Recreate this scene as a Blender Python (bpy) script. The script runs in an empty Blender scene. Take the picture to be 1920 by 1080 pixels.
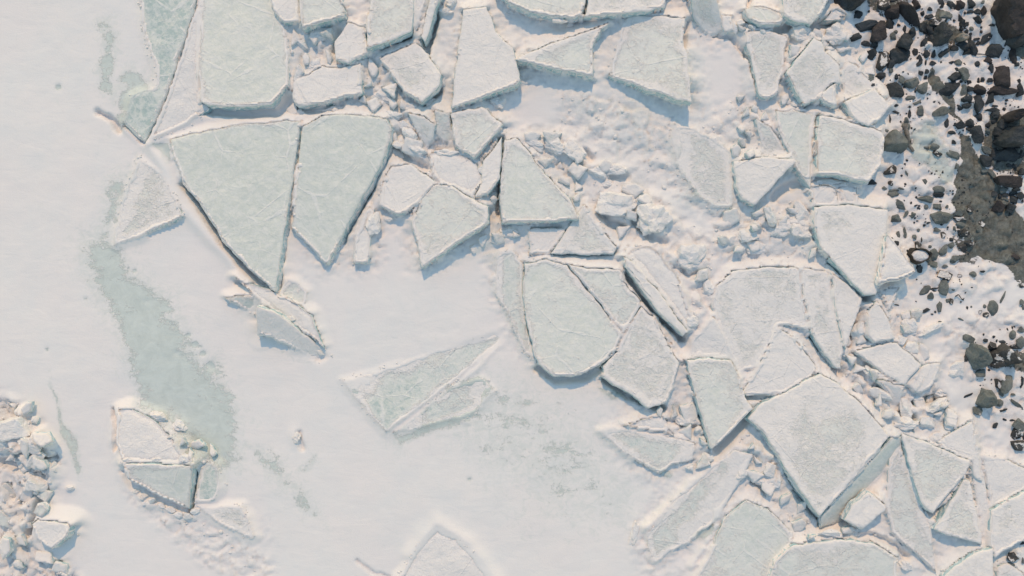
import bpy, bmesh, math, random
import numpy as np
from mathutils import Vector, Matrix
from mathutils.geometry import delaunay_2d_cdt

# ------------------------------------------------------------------ camera, sky, sun, exposure
C = bpy.context.scene.collection
scn = bpy.context.scene
CAM_H = 22.0          # drone height in metres, looking straight down
PPM = 80.0            # photograph pixels (1920 wide) per metre on the ground
cam = bpy.data.objects.new('camera', bpy.data.cameras.new('camera'))
C.objects.link(cam); scn.camera = cam
cam.location = (0, 0, CAM_H); cam.rotation_euler = (0, 0, 0)
cam.data.sensor_width = 36.0; cam.data.lens = 36.0 * CAM_H / 24.0
cam.data.clip_end = 500
SUN_EL, SUN_AZ = math.radians(44), math.radians(-3)   # sun stands beyond the top edge of the picture
w = bpy.data.worlds.new('World'); scn.world = w; w.use_nodes = True
nt = w.node_tree; bg = nt.nodes['Background']
sky = nt.nodes.new('ShaderNodeTexSky'); sky.sky_type = 'NISHITA'; sky.sun_disc = False
sky.sun_elevation = SUN_EL; sky.sun_rotation = SUN_AZ
sky.air_density = 2.2; sky.dust_density = 0.0; sky.ozone_density = 1.6; sky.altitude = 100
nt.links.new(sky.outputs[0], bg.inputs[0]); bg.inputs[1].default_value = 0.15
ld = bpy.data.lights.new('sun', 'SUN'); ld.energy = 2.0; ld.angle = math.radians(0.6); ld.color = (1.0, 0.665, 0.375)
sun = bpy.data.objects.new('sun', ld); C.objects.link(sun)
sun.rotation_euler = Vector((-math.sin(SUN_AZ) * math.cos(SUN_EL), -math.cos(SUN_AZ) * math.cos(SUN_EL), -math.sin(SUN_EL))).to_track_quat('-Z', 'Y').to_euler()
scn.view_settings.view_transform = 'Standard'; scn.view_settings.look = 'None'
scn.view_settings.exposure = -0.04; scn.view_settings.gamma = 1
scn.render.engine = 'CYCLES'
scn.cycles.max_bounces = 6; scn.cycles.diffuse_bounces = 4

# ------------------------------------------------------------------ helpers
rng = np.random.default_rng(7)
random.seed(7)
def W(px, py, z=0.0):
    """where a pixel's sight line meets the height z"""
    k = (1 - z / CAM_H) / PPM
    return np.stack([(np.asarray(px, float) - 960) * k, (540 - np.asarray(py, float)) * k, np.zeros_like(np.asarray(px, float)) + z], -1)
_perm = np.random.default_rng(3).random((4096,))
def _h(i, j, s):
    n = (i.astype(np.int64) * 374761393 + j.astype(np.int64) * 668265263 + s * 1442695041) & 0x7fffffff
    n = ((n ^ (n >> 13)) * 1274126177) & 0x7fffffff
    return ((n ^ (n >> 16)) & 0xfffff) / float(0xfffff)
def vnoise(x, y, s=0):
    i = np.floor(x); j = np.floor(y); fx = x - i; fy = y - j
    fx = fx * fx * fx * (fx * (fx * 6 - 15) + 10); fy = fy * fy * fy * (fy * (fy * 6 - 15) + 10)
    a = _h(i, j, s); b = _h(i + 1, j, s); c = _h(i, j + 1, s); d = _h(i + 1, j + 1, s)
    return (a + (b - a) * fx + (c - a) * fy + (a - b - c + d) * fx * fy) * 2 - 1
def fbm(x, y, scale, s=0, octv=4, gain=0.5):
    r = 0; a = 1; t = 0; x = x / scale; y = y / scale
    for k in range(octv):
        r = r + a * vnoise(x + 17.3 * k, y - 9.1 * k, s + k); t += a
        a *= gain; ca, sa = math.cos(0.6), math.sin(0.6)
        x, y = (x * ca - y * sa) * 2.03, (x * sa + y * ca) * 2.03
    return r / t
def blocks(x, y, cell, s=0, tilt=0.8):
    """broken tilted blocks: each Voronoi cell has its own height and slope"""
    x = x / cell; y = y / cell
    x, y = x + 0.25 * vnoise(x * 2, y * 2, s + 50), y + 0.25 * vnoise(x * 2, y * 2, s + 51)
    i0 = np.floor(x); j0 = np.floor(y)
    f1 = np.full(x.shape, 9.0); f2 = f1.copy(); v = np.zeros(x.shape)
    for di in (-1, 0, 1):
        for dj in (-1, 0, 1):
            i = i0 + di; j = j0 + dj
            cx = i + _h(i, j, s + 1); cy = j + _h(i, j, s + 2)
            dx = x - cx; dy = y - cy; d = np.sqrt(dx * dx + dy * dy)
            hh = _h(i, j, s + 3) * 1.1 - 0.5 + tilt * (dx * (_h(i, j, s + 4) - 0.5) * 2 + dy * (_h(i, j, s + 5) - 0.5) * 2)
            m = d < f1
            f2 = np.where(m, f1, np.minimum(f2, d)); v = np.where(m, hh, v); f1 = np.where(m, d, f1)
    e = np.clip((f2 - f1) / 0.22, 0, 1)
    return v * (0.3 + 0.7 * e) - 0.25 * (1 - e)
def inside(px, py, poly):
    r = np.zeros(px.shape, bool); n = len(poly); j = n - 1
    for i in range(n):
        xi, yi = poly[i]; xj, yj = poly[j]
        if yi != yj:
            r ^= ((yi > py) != (yj > py)) & (px < (xj - xi) * (py - yi) / (yj - yi) + xi)
        j = i
    return r
def segdist(px, py, pts, closed=True):
    d = np.full(px.shape, 1e9); n = len(pts)
    for i in range(n if closed else n - 1):
        ax, ay = pts[i]; bx, by = pts[(i + 1) % n]
        vx, vy = bx - ax, by - ay; L = vx * vx + vy * vy + 1e-9
        t = np.clip(((px - ax) * vx + (py - ay) * vy) / L, 0, 1)
        d = np.minimum(d, np.hypot(px - ax - t * vx, py - ay - t * vy))
    return d
def polymask(px, py, poly, soft):
    """1 inside, falling to 0 over soft pixels outside"""
    xs = [p[0] for p in poly]; ys = [p[1] for p in poly]
    r = np.zeros(px.shape)
    m = (px > min(xs) - soft) & (px < max(xs) + soft) & (py > min(ys) - soft) & (py < max(ys) + soft)
    if not m.any(): return r
    a, b = px[m], py[m]
    d = segdist(a, b, poly); d = np.where(inside(a, b, poly), -d, d)
    t = np.clip(0.5 - d / soft, 0, 1); r[m] = t * t * (3 - 2 * t)
    return r
def tag(o, label=None, cat=None, group=None, kind=None):
    if label: o['label'] = label
    if cat: o['category'] = cat
    if group: o['group'] = group
    if kind: o['kind'] = kind
    return o
def mesh_obj(name, verts, faces, mats, parent=None, smooth=True, mat_idx=None, attrs=None):
    me = bpy.data.meshes.new(name)
    me.from_pydata([tuple(v) for v in verts], [], [tuple(int(i) for i in f) for f in faces])
    for m in (mats if isinstance(mats, (list, tuple)) else [mats]): me.materials.append(m)
    if mat_idx is not None: me.polygons.foreach_set('material_index', np.asarray(mat_idx, np.int32))
    sm = np.ones(len(me.polygons), bool) if smooth is True else (np.zeros(len(me.polygons), bool) if smooth is False else np.asarray(smooth, bool))
    me.polygons.foreach_set('use_smooth', sm)
    for k, v in (attrs or {}).items():
        a = me.attributes.new(k, 'FLOAT', 'POINT'); a.data.foreach_set('value', np.asarray(v, np.float32))
    me.update()
    o = bpy.data.objects.new(name, me); C.objects.link(o)
    if parent: o.parent = parent
    return o
def recentre(o):
    """put the origin at the middle of the thing's foot"""
    me = o.data; n = len(me.vertices); co = np.empty(n * 3, np.float32); me.vertices.foreach_get('co', co)
    co = co.reshape(-1, 3); c = np.array([(co[:, 0].min() + co[:, 0].max()) / 2, (co[:, 1].min() + co[:, 1].max()) / 2, co[:, 2].min()])
    me.vertices.foreach_set('co', (co - c).astype(np.float32).ravel()); o.location = c; me.update()
    return o

# ------------------------------------------------------------------ materials
class N:
    def __init__(s, name):
        s.m = bpy.data.materials.new(name); s.m.use_nodes = True; s.t = s.m.node_tree
        s.b = s.t.nodes['Principled BSDF']
        g = s.t.nodes.new('ShaderNodeNewGeometry'); s.P = g.outputs['Position']; s.Nn = g.outputs['Normal']
    def _s(s, node, i, v):
        if hasattr(v, 'is_linked') or hasattr(v, 'links'): s.t.links.new(v, node.inputs[i])
        else: node.inputs[i].default_value = v
    def noise(s, scale, detail=4, rough=0.55, dist=0.0, vec=None, out=0):
        n = s.t.nodes.new('ShaderNodeTexNoise'); s.t.links.new(vec or s.P, n.inputs['Vector'])
        n.inputs['Scale'].default_value = scale; n.inputs['Detail'].default_value = detail
        n.inputs['Roughness'].default_value = rough; n.inputs['Distortion'].default_value = dist
        return n.outputs[out]
    def voro(s, scale, feature='F1', rnd=1.0, vec=None):
        n = s.t.nodes.new('ShaderNodeTexVoronoi'); n.feature = feature; s.t.links.new(vec or s.P, n.inputs['Vector'])
        n.inputs['Scale'].default_value = scale; n.inputs['Randomness'].default_value = rnd
        return n.outputs['Distance']
    def math(s, op, a, b=0.0, c=0.0, clamp=False):
        n = s.t.nodes.new('ShaderNodeMath'); n.operation = op; n.use_clamp = clamp
        s._s(n, 0, a); s._s(n, 1, b); s._s(n, 2, c); return n.outputs[0]
    def ramp(s, v, a, b, lo=0.0, hi=1.0):
        n = s.t.nodes.new('ShaderNodeMapRange'); n.interpolation_type = 'SMOOTHSTEP'
        s._s(n, 0, v); s._s(n, 1, a); s._s(n, 2, b); s._s(n, 3, lo); s._s(n, 4, hi); return n.outputs[0]
    def mix(s, f, a, b):
        n = s.t.nodes.new('ShaderNodeMix'); n.data_type = 'RGBA'
        s._s(n, 0, f)
        for i, v in ((6, a), (7, b)):
            if isinstance(v, tuple): n.inputs[i].default_value = v + (1,)
            else: s.t.links.new(v, n.inputs[i])
        return n.outputs[2]
    def attr(s, name):
        n = s.t.nodes.new('ShaderNodeAttribute'); n.attribute_name = name; return n.outputs['Fac']
    def sep(s, v):
        n = s.t.nodes.new('ShaderNodeSeparateXYZ'); s.t.links.new(v, n.inputs[0]); return n.outputs
    def scalev(s, v):
        n = s.t.nodes.new('ShaderNodeVectorMath'); n.operation = 'MULTIPLY'; s.t.links.new(s.P, n.inputs[0]); n.inputs[1].default_value = v
        return n.outputs[0]
    def rotv(s, ang, sc):
        m = s.t.nodes.new('ShaderNodeMapping'); s.t.links.new(s.P, m.inputs['Vector']); m.inputs['Rotation'].default_value = (0, 0, ang); m.inputs['Scale'].default_value = sc
        return m.outputs[0]
    def bump(s, hgt, dist, strength=1.0, prev=None):
        n = s.t.nodes.new('ShaderNodeBump'); s._s(n, 'Height', hgt); n.inputs['Distance'].default_value = dist; n.inputs['Strength'].default_value = strength
        if prev: s.t.links.new(prev, n.inputs['Normal'])
        return n.outputs[0]
    def done(s, col, rough, nrm=None, spec=0.3):
        s._s(s.b, 'Base Color', col if not isinstance(col, tuple) else col + (1,)); s._s(s.b, 'Roughness', rough)
        s.b.inputs['Specular IOR Level'].default_value = spec
        if nrm: s.t.links.new(nrm, s.b.inputs['Normal'])
        return s.m
SNOW = (0.87, 0.815, 0.755); SNOW2 = (0.88, 0.865, 0.85)
ICE = (0.66, 0.72, 0.69); ICED = (0.61, 0.645, 0.585)

def mat_ground():
    n = N('snow_ice_and_mud')
    ice, mud, rough = n.attr('ice'), n.attr('mud'), n.attr('rough')
    a = n.noise(2.2, 6, 0.68, 0.35); b = n.noise(11.0, 6, 0.75, 0.8)
    sel = n.math('ADD', n.math('MULTIPLY', a, 0.40), n.math('ADD', n.math('MULTIPLY', b, 0.35), n.math('MULTIPLY', n.noise(34, 4, 0.7, 0.6), 0.25)))
    stre = n.noise(1.5, 6, 0.65, 0.4, vec=n.rotv(-1.05, (0.8, 2.6, 1)))
    sel = n.math('ADD', n.math('MULTIPLY', n.math('SUBTRACT', sel, 0.5), 1.9), n.math('ADD', 0.5, n.math('MULTIPLY', n.math('SUBTRACT', stre, 0.5), 0.7)))
    f = n.ramp(n.math('ADD', sel, ice), 0.97, 1.10)
    big = n.noise(0.35, 3, 0.5); tint = n.noise(1.3, 5, 0.6)
    snow = n.mix(n.ramp(tint, 0.35, 0.7), SNOW, (0.83, 0.80, 0.75))
    snow = n.mix(n.ramp(big, 0.4, 0.65, 0, 0.6), snow, (0.865, 0.795, 0.74))
    # thin glaze that lets the ice show through the snow
    gl = n.ramp(n.math('ADD', n.noise(5.0, 6, 0.7, 1.0), n.math('MULTIPLY', ice, 0.55)), 0.55, 0.90, 0, 0.75)
    icc = n.mix(n.ramp(n.noise(3.0, 5, 0.7, 0.8), 0.35, 0.65), ICED, (0.68, 0.715, 0.65))
    col = n.mix(gl, snow, (0.70, 0.71, 0.655)); col = n.mix(f, col, icc)
    # mud and gravel
    ms = n.math('ADD', n.math('MULTIPLY', n.noise(4.5, 6, 0.72, 0.5), 0.75), n.math('MULTIPLY', n.noise(22, 4, 0.7), 0.25))
    mf = n.ramp(n.math('ADD', ms, mud), 0.98, 1.04)
    mc = n.mix(n.ramp(n.noise(7, 6, 0.7), 0.35, 0.65), (0.24, 0.245, 0.21), (0.38, 0.38, 0.33))
    mc = n.mix(n.ramp(n.noise(40, 3, 0.7), 0.5, 0.75, 0, 0.6), mc, (0.16, 0.165, 0.15))
    col = n.mix(mf, col, mc)
    sn = n.math('MULTIPLY', n.math('SUBTRACT', 1.0, f), 1.0)
    h1 = n.math('MULTIPLY', sn, 0.5)
    drift = n.noise(1.0, 5, 0.55, 0.6, vec=n.rotv(0.45, (1.0, 2.6, 1)))
    nr = n.bump(h1, 0.010)
    nr = n.bump(n.math('MULTIPLY', drift, 1.0), 0.016, prev=nr)
    nr = n.bump(n.math('MULTIPLY', n.noise(14, 6, 0.7, 0.4), rough), 0.025, prev=nr)
    nr = n.bump(n.noise(55, 3, 0.6), 0.004, prev=nr)
    nr = n.bump(n.math('MULTIPLY', n.math('MULTIPLY', n.noise(10, 5, 0.75, 1.5, vec=n.scalev((1.5, 0.8, 1))), mf), 1.0), 0.12, prev=nr)
    ro = n.math('SUBTRACT', 0.85, n.math('MULTIPLY', f, 0.35))
    return n.done(col, ro, nr, 0.25)
def mat_slab():
    n = N('slab_ice_and_snow')
    cov, tone = n.attr('cov'), n.attr('tone'); hoar_ = (0.81, 0.79, 0.72)
    a = n.noise(1.6, 6, 0.62, 0.5); b = n.noise(7.5, 6, 0.72, 0.9); c = n.noise(24, 4, 0.7, 0.5)
    sel = n.math('ADD', n.math('ADD', n.math('MULTIPLY', a, 0.40), n.math('MULTIPLY', b, 0.36)), n.math('MULTIPLY', c, 0.24))
    s = n.math('ADD', sel, n.math('SUBTRACT', cov, 0.5))
    f = n.ramp(s, 0.38, 0.52)           # thick snow
    haze = n.ramp(s, 0.24, 0.42, 0.0, 0.7)   # thin hoar on the ice
    ice = n.mix(tone, (0.72, 0.72, 0.64), (0.61, 0.645, 0.575))
    ice = n.mix(n.ramp(n.noise(4, 5, 0.65, 1.2), 0.38, 0.66, 0, 0.4), ice, (0.67, 0.70, 0.64))
    bare = n.math('MULTIPLY', n.ramp(n.math('ADD', n.noise(3.3, 7, 0.75, 0.8), n.math('MULTIPLY', tone, 0.16)), 0.565, 0.63), n.ramp(tone, 0.40, 0.58))
    ice = n.mix(n.math('MULTIPLY', bare, 0.75), ice, (0.43, 0.53, 0.49))
    fleck = n.math('MULTIPLY', n.ramp(n.noise(6.0, 5, 0.7, 0.3, vec=n.rotv(0.6, (0.55, 2.2, 1))), 0.56, 0.66), n.ramp(n.noise(1.1, 3), 0.38, 0.62))
    mot = n.ramp(n.noise(8.5, 6, 0.7, 0.5), 0.42, 0.60); ice = n.mix(n.math('MULTIPLY', mot, 0.55), ice, hoar_)
    ve = n.voro(0.75, 'DISTANCE_TO_EDGE')
    vein = n.ramp(n.math('ADD', ve, n.math('MULTIPLY', n.noise(2.5, 5, 0.65), 0.10)), 0.052, 0.066, 1, 0)
    vein = n.math('MULTIPLY', vein, n.ramp(n.noise(0.9, 3), 0.40, 0.5))
    hoar = (0.82, 0.795, 0.73)
    col = n.mix(haze, ice, hoar); col = n.mix(n.math('MULTIPLY', fleck, 0.7), col, hoar); col = n.mix(n.math('MULTIPLY', vein, 0.8), col, hoar); col = n.mix(f, col, SNOW)
    nr = n.bump(n.ramp(s, 0.25, 0.65), 0.008)
    nr = n.bump(n.noise(2.2, 6, 0.6, 0.7), 0.045, prev=nr)
    nr = n.bump(n.math('MULTIPLY', n.noise(11, 6, 0.7, 0.8), n.math('ADD', 0.5, n.math('MULTIPLY', f, 0.6))), 0.022, prev=nr)
    nr = n.bump(vein, 0.006, prev=nr)
    ro = n.math('ADD', 0.55, n.math('MULTIPLY', f, 0.33))
    return n.done(col, ro, nr, 0.3)
def mat_wall():
    n = N('broken_ice_edge')
    v = n.noise(3.0, 5, 0.7, 0.4, vec=n.scalev((1, 1, 5))); d = n.noise(9, 5, 0.7)
    col = n.mix(n.ramp(v, 0.35, 0.65), (0.30, 0.50, 0.51), (0.66, 0.74, 0.75))
    sn = n.ramp(n.math('ADD', n.math('MULTIPLY', d, 0.8), n.math('MULTIPLY', n.sep(n.Nn)[2], 0.5)), 0.44, 0.62)
    col = n.mix(sn, col, SNOW)
    nr = n.bump(n.noise(8, 6, 0.7, 0.3), 0.03)
    return n.done(col, 0.5, nr, 0.35)
def mat_snow(name='packed_snow', g=0.0):
    n = N(name)
    t = n.noise(2.5, 5, 0.6)
    col = n.mix(n.ramp(t, 0.35, 0.7), SNOW, (0.84, 0.81, 0.775))
    col = n.mix(n.ramp(n.noise(6, 5, 0.7, 0.8), 0.52, 0.70, 0, g), col, (0.66, 0.73, 0.71))
    nr = n.bump(n.noise(6, 6, 0.65, 0.5), 0.06); nr = n.bump(n.noise(30, 4, 0.65), 0.012, prev=nr)
    return n.done(col, 0.85, nr, 0.25)
def mat_rock(name, c1, c2, snow=0.0):
    n = N(name)
    col = n.mix(n.ramp(n.noise(3.0, 6, 0.7, 0.6), 0.33, 0.67), c1, c2)
    col = n.mix(n.ramp(n.noise(28, 4, 0.7), 0.52, 0.75, 0, 0.5), col, tuple(x * 0.55 for x in c1))
    col = n.mix(n.ramp(n.noise(17, 4, 0.7, 0.3), 0.60, 0.75, 0, 0.35), col, tuple(min(1, x * 2.0) for x in c2))
    z = n.sep(n.Nn)[2]
    cap = n.ramp(n.math('ADD', n.math('MULTIPLY', z, 0.40), n.math('MULTIPLY', n.noise(4.5, 5, 0.65, 0.4), 0.8)), 0.93 - snow, 0.97 - snow)
    col = n.mix(cap, col, SNOW)
    nr = n.bump(n.noise(5, 6, 0.7, 0.5), 0.10); nr = n.bump(n.noise(32, 5, 0.7), 0.02, prev=nr)
    nr = n.bump(cap, 0.02, prev=nr)
    return n.done(col, 0.85, nr, 0.25)
M_GROUND, M_SLAB, M_WALL = mat_ground(), mat_slab(), mat_wall()
M_SNOW = mat_snow('packed_snow', 0.25); M_BLOCK = mat_snow('clouded_ice_block', 0.75)
M_ROCK = mat_rock('dark_shore_rock', (0.043, 0.049, 0.053), (0.085, 0.095, 0.10))
M_ROCKG = mat_rock('grey_shore_rock', (0.15, 0.165, 0.155), (0.26, 0.275, 0.25))
M_ROCKR = mat_rock('reddish_shore_rock', (0.052, 0.047, 0.047), (0.095, 0.083, 0.08))
M_ROCKT = mat_rock('tan_shore_rock', (0.36, 0.31, 0.25), (0.46, 0.41, 0.34))
M_ROCKS = mat_rock('snowy_shore_rock', (0.07, 0.068, 0.065), (0.12, 0.118, 0.11), 0.18)
M_WOOD = mat_rock('weathered_wood', (0.20, 0.18, 0.15), (0.34, 0.31, 0.27))
# ------------------------------------------------------------------ the broken ice slabs
# outline in photograph pixels; h = (height of the middle in m, rise per 100 px to the right, rise per 100 px downwards)
SL = []
def S(label, pts, h=(0.12, 0, 0), cov=0.30, tone=0.3, t=0.30, fl=2.5, kind='ice_floe', edge=1.0, fade=None):
    SL.append(dict(label=label, pts=[(float(a), float(b)) for a, b in pts], h=h, cov=cov, tone=tone, t=t, fl=fl, kind=kind, edge=edge, fade=fade))
# --- upper left
S('largest pale green ice slab cut by the top edge of the photo', [(377,-18),(506,-18),(520,20),(534,55),(542,100),(541,158),(508,197),(450,201),(392,198),(376,190),(372,120)], (0.16,0,0.10), 0.30, 0.25)
S('huge greenish ice wedge whose long point aims down, left of its twin wedge', [(318,262),(420,240),(480,231),(563,226),(557,275),(541,380),(529,460),(516,549),(470,507),(420,455),(378,388),(342,345)], (0.20,0.02,0.04), 0.20, 0.42, 0.35, 6.0)
S('big greenish ice wedge with its point down, right of the larger wedge', [(567,238),(600,219),(642,214),(724,222),(735,243),(722,290),(692,350),(652,420),(614,497),(588,470),(546,426),(549,395),(560,300)], (0.24,0.06,-0.02), 0.20, 0.35, 0.35, 6.0)
S('low ice plate at the snow edge with one lit broken lower side', [(213,461),(222,400),(240,345),(262,298),(300,320),(333,375),(342,406),(290,430)], (0.08,0.10,0.05), 0.45, 0.5, fade=(205, 395, 250, 410))
S('narrow clear ice plate with a white seam at the top left corner', [(262,-18),(373,-18),(345,78),(320,155),(296,214),(272,267),(232,230),(246,180),(292,165),(294,135),(280,90),(266,40)], (0.07,0.01,0.0), 0.16, 0.75, 0.2)
S('snow covered triangular plate between the clear plate and the huge wedge', [(375,-18),(372,120),(376,192),(392,203),(350,232),(277,266),(300,215),(322,158),(347,80)], (0.075,0,0.0), 1.3, 0.1, 0.2)
# --- upper middle
S('small grey green block at the top edge beside the largest slab', [(562,-15),(641,-15),(646,31),(613,40),(568,53),(562,20)], (0.34,0,0.1), 0.40, 0.35)
S('small snowy block tucked against the largest slab at the top edge', [(504,-15),(558,-15),(562,41),(534,43),(514,22)], (0.20,0,0.1), 0.7, 0.3)
S('stubby white block with cut lower corner under the top edge block', [(652,42),(682,50),(688,80),(688,101),(653,120),(629,111),(627,78)], (0.26,0,0.1), 0.7, 0.2)
S('pale rough slab at the top edge right of the stubby white block', [(696,-15),(776,-15),(772,58),(713,83),(688,91),(686,50),(693,20)], (0.36,0.04,0.1), 0.42, 0.25)
S('thin upright ice sliver leaning beside a deep blue crack at the top', [(810,-15),(829,-15),(815,20),(797,80),(789,68),(798,30)], (0.34,0.1,0), 0.75, 0.3, 0.4)
S('second thin ice sliver standing left of the deep blue crack', [(779,-15),(800,-15),(790,30),(778,60),(774,50)], (0.26,0.1,0), 0.7, 0.3, 0.4)
S('square greenish block with rubble snow on its left half', [(606,124),(640,128),(676,118),(680,176),(640,183),(612,192),(560,200),(548,185),(552,150),(580,140)], (0.20,0.08,0.12), 0.62, 0.3, fade=(545, 175, 585, 165))
S('tilted kite shaped slab with a blue hollow at its lower right corner', [(779,80),(800,100),(827,140),(824,160),(790,193),(757,173),(738,147),(712,110),(745,95)], (0.28,0.16,0.12), 0.48, 0.3)
S('tall snow dusted slab with a slanting lower edge over a blue pocket', [(868,18),(912,12),(930,60),(962,90),(976,150),(970,157),(905,183),(847,204),(850,160),(858,100)], (0.32,0.14,0.06), 0.62, 0.15)
S('small leaning facet between the greenish wedge and the pentagon slab', [(765,212),(795,218),(817,233),(812,262),(801,283),(785,255)], (0.24,0.3,-0.5), 0.45, 0.45)
S('narrow facet leaning against the left side of the pentagon slab', [(816,205),(843,212),(853,276),(822,258),(816,235)], (0.20,-0.3,-0.3), 0.42, 0.5)
S('pentagon slab lying in the rubble near the centre top', [(844,214),(873,206),(903,200),(943,233),(933,248),(888,297),(854,274)], (0.28,0.05,0.08), 0.36, 0.3)
S('lumpy snow covered slab below the pentagon slab', [(803,290),(850,281),(868,293),(893,307),(908,340),(886,369),(855,352),(830,345),(812,330)], (0.24,0,0.10), 1.2, 0.2, kind='snow_floe')
S('dark sided block wedged against the crack left of the long triangle slab', [(941,256),(940,300),(937,335),(916,363),(890,370),(903,342),(906,302),(925,280)], (0.30,0.1,0.1), 0.75, 0.4)
S('rubble covered plate right of the pointed wedge', [(735,312),(770,307),(818,343),(766,395),(742,402),(712,386),(716,345)], (0.22,0.1,0.10), 0.58, 0.4)
S('arrowhead slab with a deep blue hollow under its right flank', [(817,346),(846,348),(915,388),(915,416),(897,431),(847,463),(791,503),(784,460),(772,415),(790,372)], (0.34,0.14,0.05), 0.42, 0.32, 0.3)
S('narrow upright strip of ice right of the wedge point', [(691,388),(703,390),(698,430),(690,492),(663,493),(667,443),(680,410)], (0.16,0,0.08), 0.6, 0.4)
S('little mottled plate lying just right of the huge wedge tip', [(533,523),(560,530),(578,547),(572,573),(535,565),(521,559)], (0.09,0,0.02), 0.35, 0.55, fade=(524, 535, 540, 545))
S('shaded leaning blade of ice below the huge wedge tip', [(481,574),(515,585),(540,603),(574,630),(606,655),(612,670),(602,678),(570,662),(545,650),(510,633),(482,629)], (0.20,-0.08,-0.62), 0.50, 0.3, 0.25)
S('small dark sharp fin at the upper left end of the leaning blade', [(421,560),(450,555),(480,556),(483,577),(472,585),(448,573)], (0.14,0.0,-0.55), 0.30, 0.6, 0.2)
S('snow covered ridge plate behind the leaning blade', [(440,520),(490,540),(545,560),(583,592),(606,652),(574,626),(540,600),(505,578),(482,560)], (0.22,-0.02,-0.03), 1.2, 0.2, fade=(540, 540, 535, 560))
# --- top centre and right
S('long pale slab along the top edge left of its broken neighbour', [(930,-18),(1102,-18),(1098,5),(1088,28),(1073,33),(1043,33),(993,23),(958,8)], (0.36,0,0.1), 0.38, 0.25, 0.25)
S('flat pale slab along the top edge with a dark right corner', [(1107,-18),(1253,-18),(1245,14),(1200,22),(1150,27),(1096,31),(1103,5)], (0.38,0,0.1), 0.50, 0.2, 0.25)
S('fan shaped slab with an icy right end over a long blue hollow', [(965,112),(993,97),(1060,73),(1142,43),(1127,55),(1111,88),(1111,144),(1093,139),(1043,130),(1000,119)], (0.34,-0.07,0.06), 0.36, 0.42, fade=(985, 85, 1010, 105))
S('large pale slab with its raised lower right corner casting a long shadow', [(1170,38),(1193,27),(1253,31),(1284,33),(1281,83),(1289,100),(1297,193),(1260,183),(1193,160),(1142,142),(1147,120),(1157,83)], (0.30,0.22,0.10), 0.44, 0.18, 0.3)
S('flat mottled plate with a straight right edge above the snow boulders', [(1256,262),(1264,232),(1300,240),(1350,268),(1372,288),(1374,385),(1345,391),(1308,368),(1275,322)], (0.08,0.02,0), 0.42, 0.4, fade=(1262, 330, 1300, 325))
S('grey shaded slab standing steeply at the top right', [(1297,-18),(1343,-18),(1357,57),(1340,69),(1320,60),(1300,33)], (0.22,-0.05,-0.65), 0.42, 0.35)
S('small squat block beside the grey standing slab', [(1352,28),(1372,30),(1374,58),(1360,62),(1354,50)], (0.16,0,0), 0.6, 0.4)
S('rounded lozenge of ice above the sloping top right slab', [(1397,17),(1420,13),(1442,16),(1469,31),(1464,45),(1425,46),(1402,34)], (0.26,0,0.2), 0.38, 0.35, 0.2)
S('thick pale slab cut by the top edge near the dark rocks', [(1467,-18),(1563,-18),(1541,25),(1520,47),(1494,41),(1470,30)], (0.40,0.05,0.08), 0.45, 0.25, 0.3)
S('small white wedge in the blue shade next to the dark rocks', [(1547,37),(1564,14),(1588,29),(1567,36)], (0.20,0,0), 1.2, 0.1)
S('tall narrow slab right of the snow field with a dark left crack', [(1397,61),(1440,55),(1476,68),(1470,117),(1457,177),(1437,184),(1425,181),(1410,120)], (0.20,0.0,0.05), 0.46, 0.25)
S('upturned slab with a broken notch and a dark lower left side', [(1527,70),(1541,78),(1550,100),(1575,123),(1577,157),(1557,157),(1533,187),(1507,197),(1490,167),(1475,137)], (0.36,0.0,-0.05), 0.52, 0.28, 0.35)
S('little triangular chip below the notched slab', [(1567,156),(1568,201),(1532,181)], (0.38,0,0), 0.6, 0.2)
S('flat mottled plate touching the dark stones', [(1578,123),(1590,115),(1607,123),(1641,163),(1620,177),(1583,189)], (0.13,0,0), 0.46, 0.4, fade=(1575, 190, 1590, 170))
S('crumbling block with a blue pocket below it beside the dark stones', [(1583,193),(1607,181),(1640,167),(1671,200),(1647,227),(1630,237),(1607,227)], (0.40,0.1,0.1), 0.66, 0.4, 0.3)
S('tall greenish triangle left of the four sided mottled slab', [(1455,207),(1495,208),(1527,214),(1524,240),(1520,353),(1493,317),(1460,247)], (0.22,0,0.05), 0.34, 0.38)
S('four sided mottled slab touching the round shaded boulder', [(1537,217),(1580,223),(1653,247),(1658,255),(1653,310),(1630,341),(1600,337),(1567,328),(1533,327),(1532,267)], (0.42,0.02,0.08), 0.40, 0.38, 0.3)
S('small leaning facet left of the tall greenish triangle', [(1418,222),(1445,238),(1472,282),(1432,290)], (0.15,0.1,-0.2), 0.45, 0.45)
S('slanting pale slab with a blue triangle of shade at its lower right', [(1376,302),(1440,294),(1489,297),(1493,304),(1460,335),(1415,385),(1392,372),(1380,350)], (0.34,0.2,0.0), 0.55, 0.2)
S('small white block half in the shade below the mottled slab', [(1519,352),(1545,348),(1568,355),(1571,384),(1548,388),(1524,385)], (0.26,0,0), 1.0, 0.2)
S('flat white block left of the slab point near the scree', [(1573,352),(1607,350),(1611,386),(1580,384)], (0.22,0,0), 1.0, 0.2)
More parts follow.
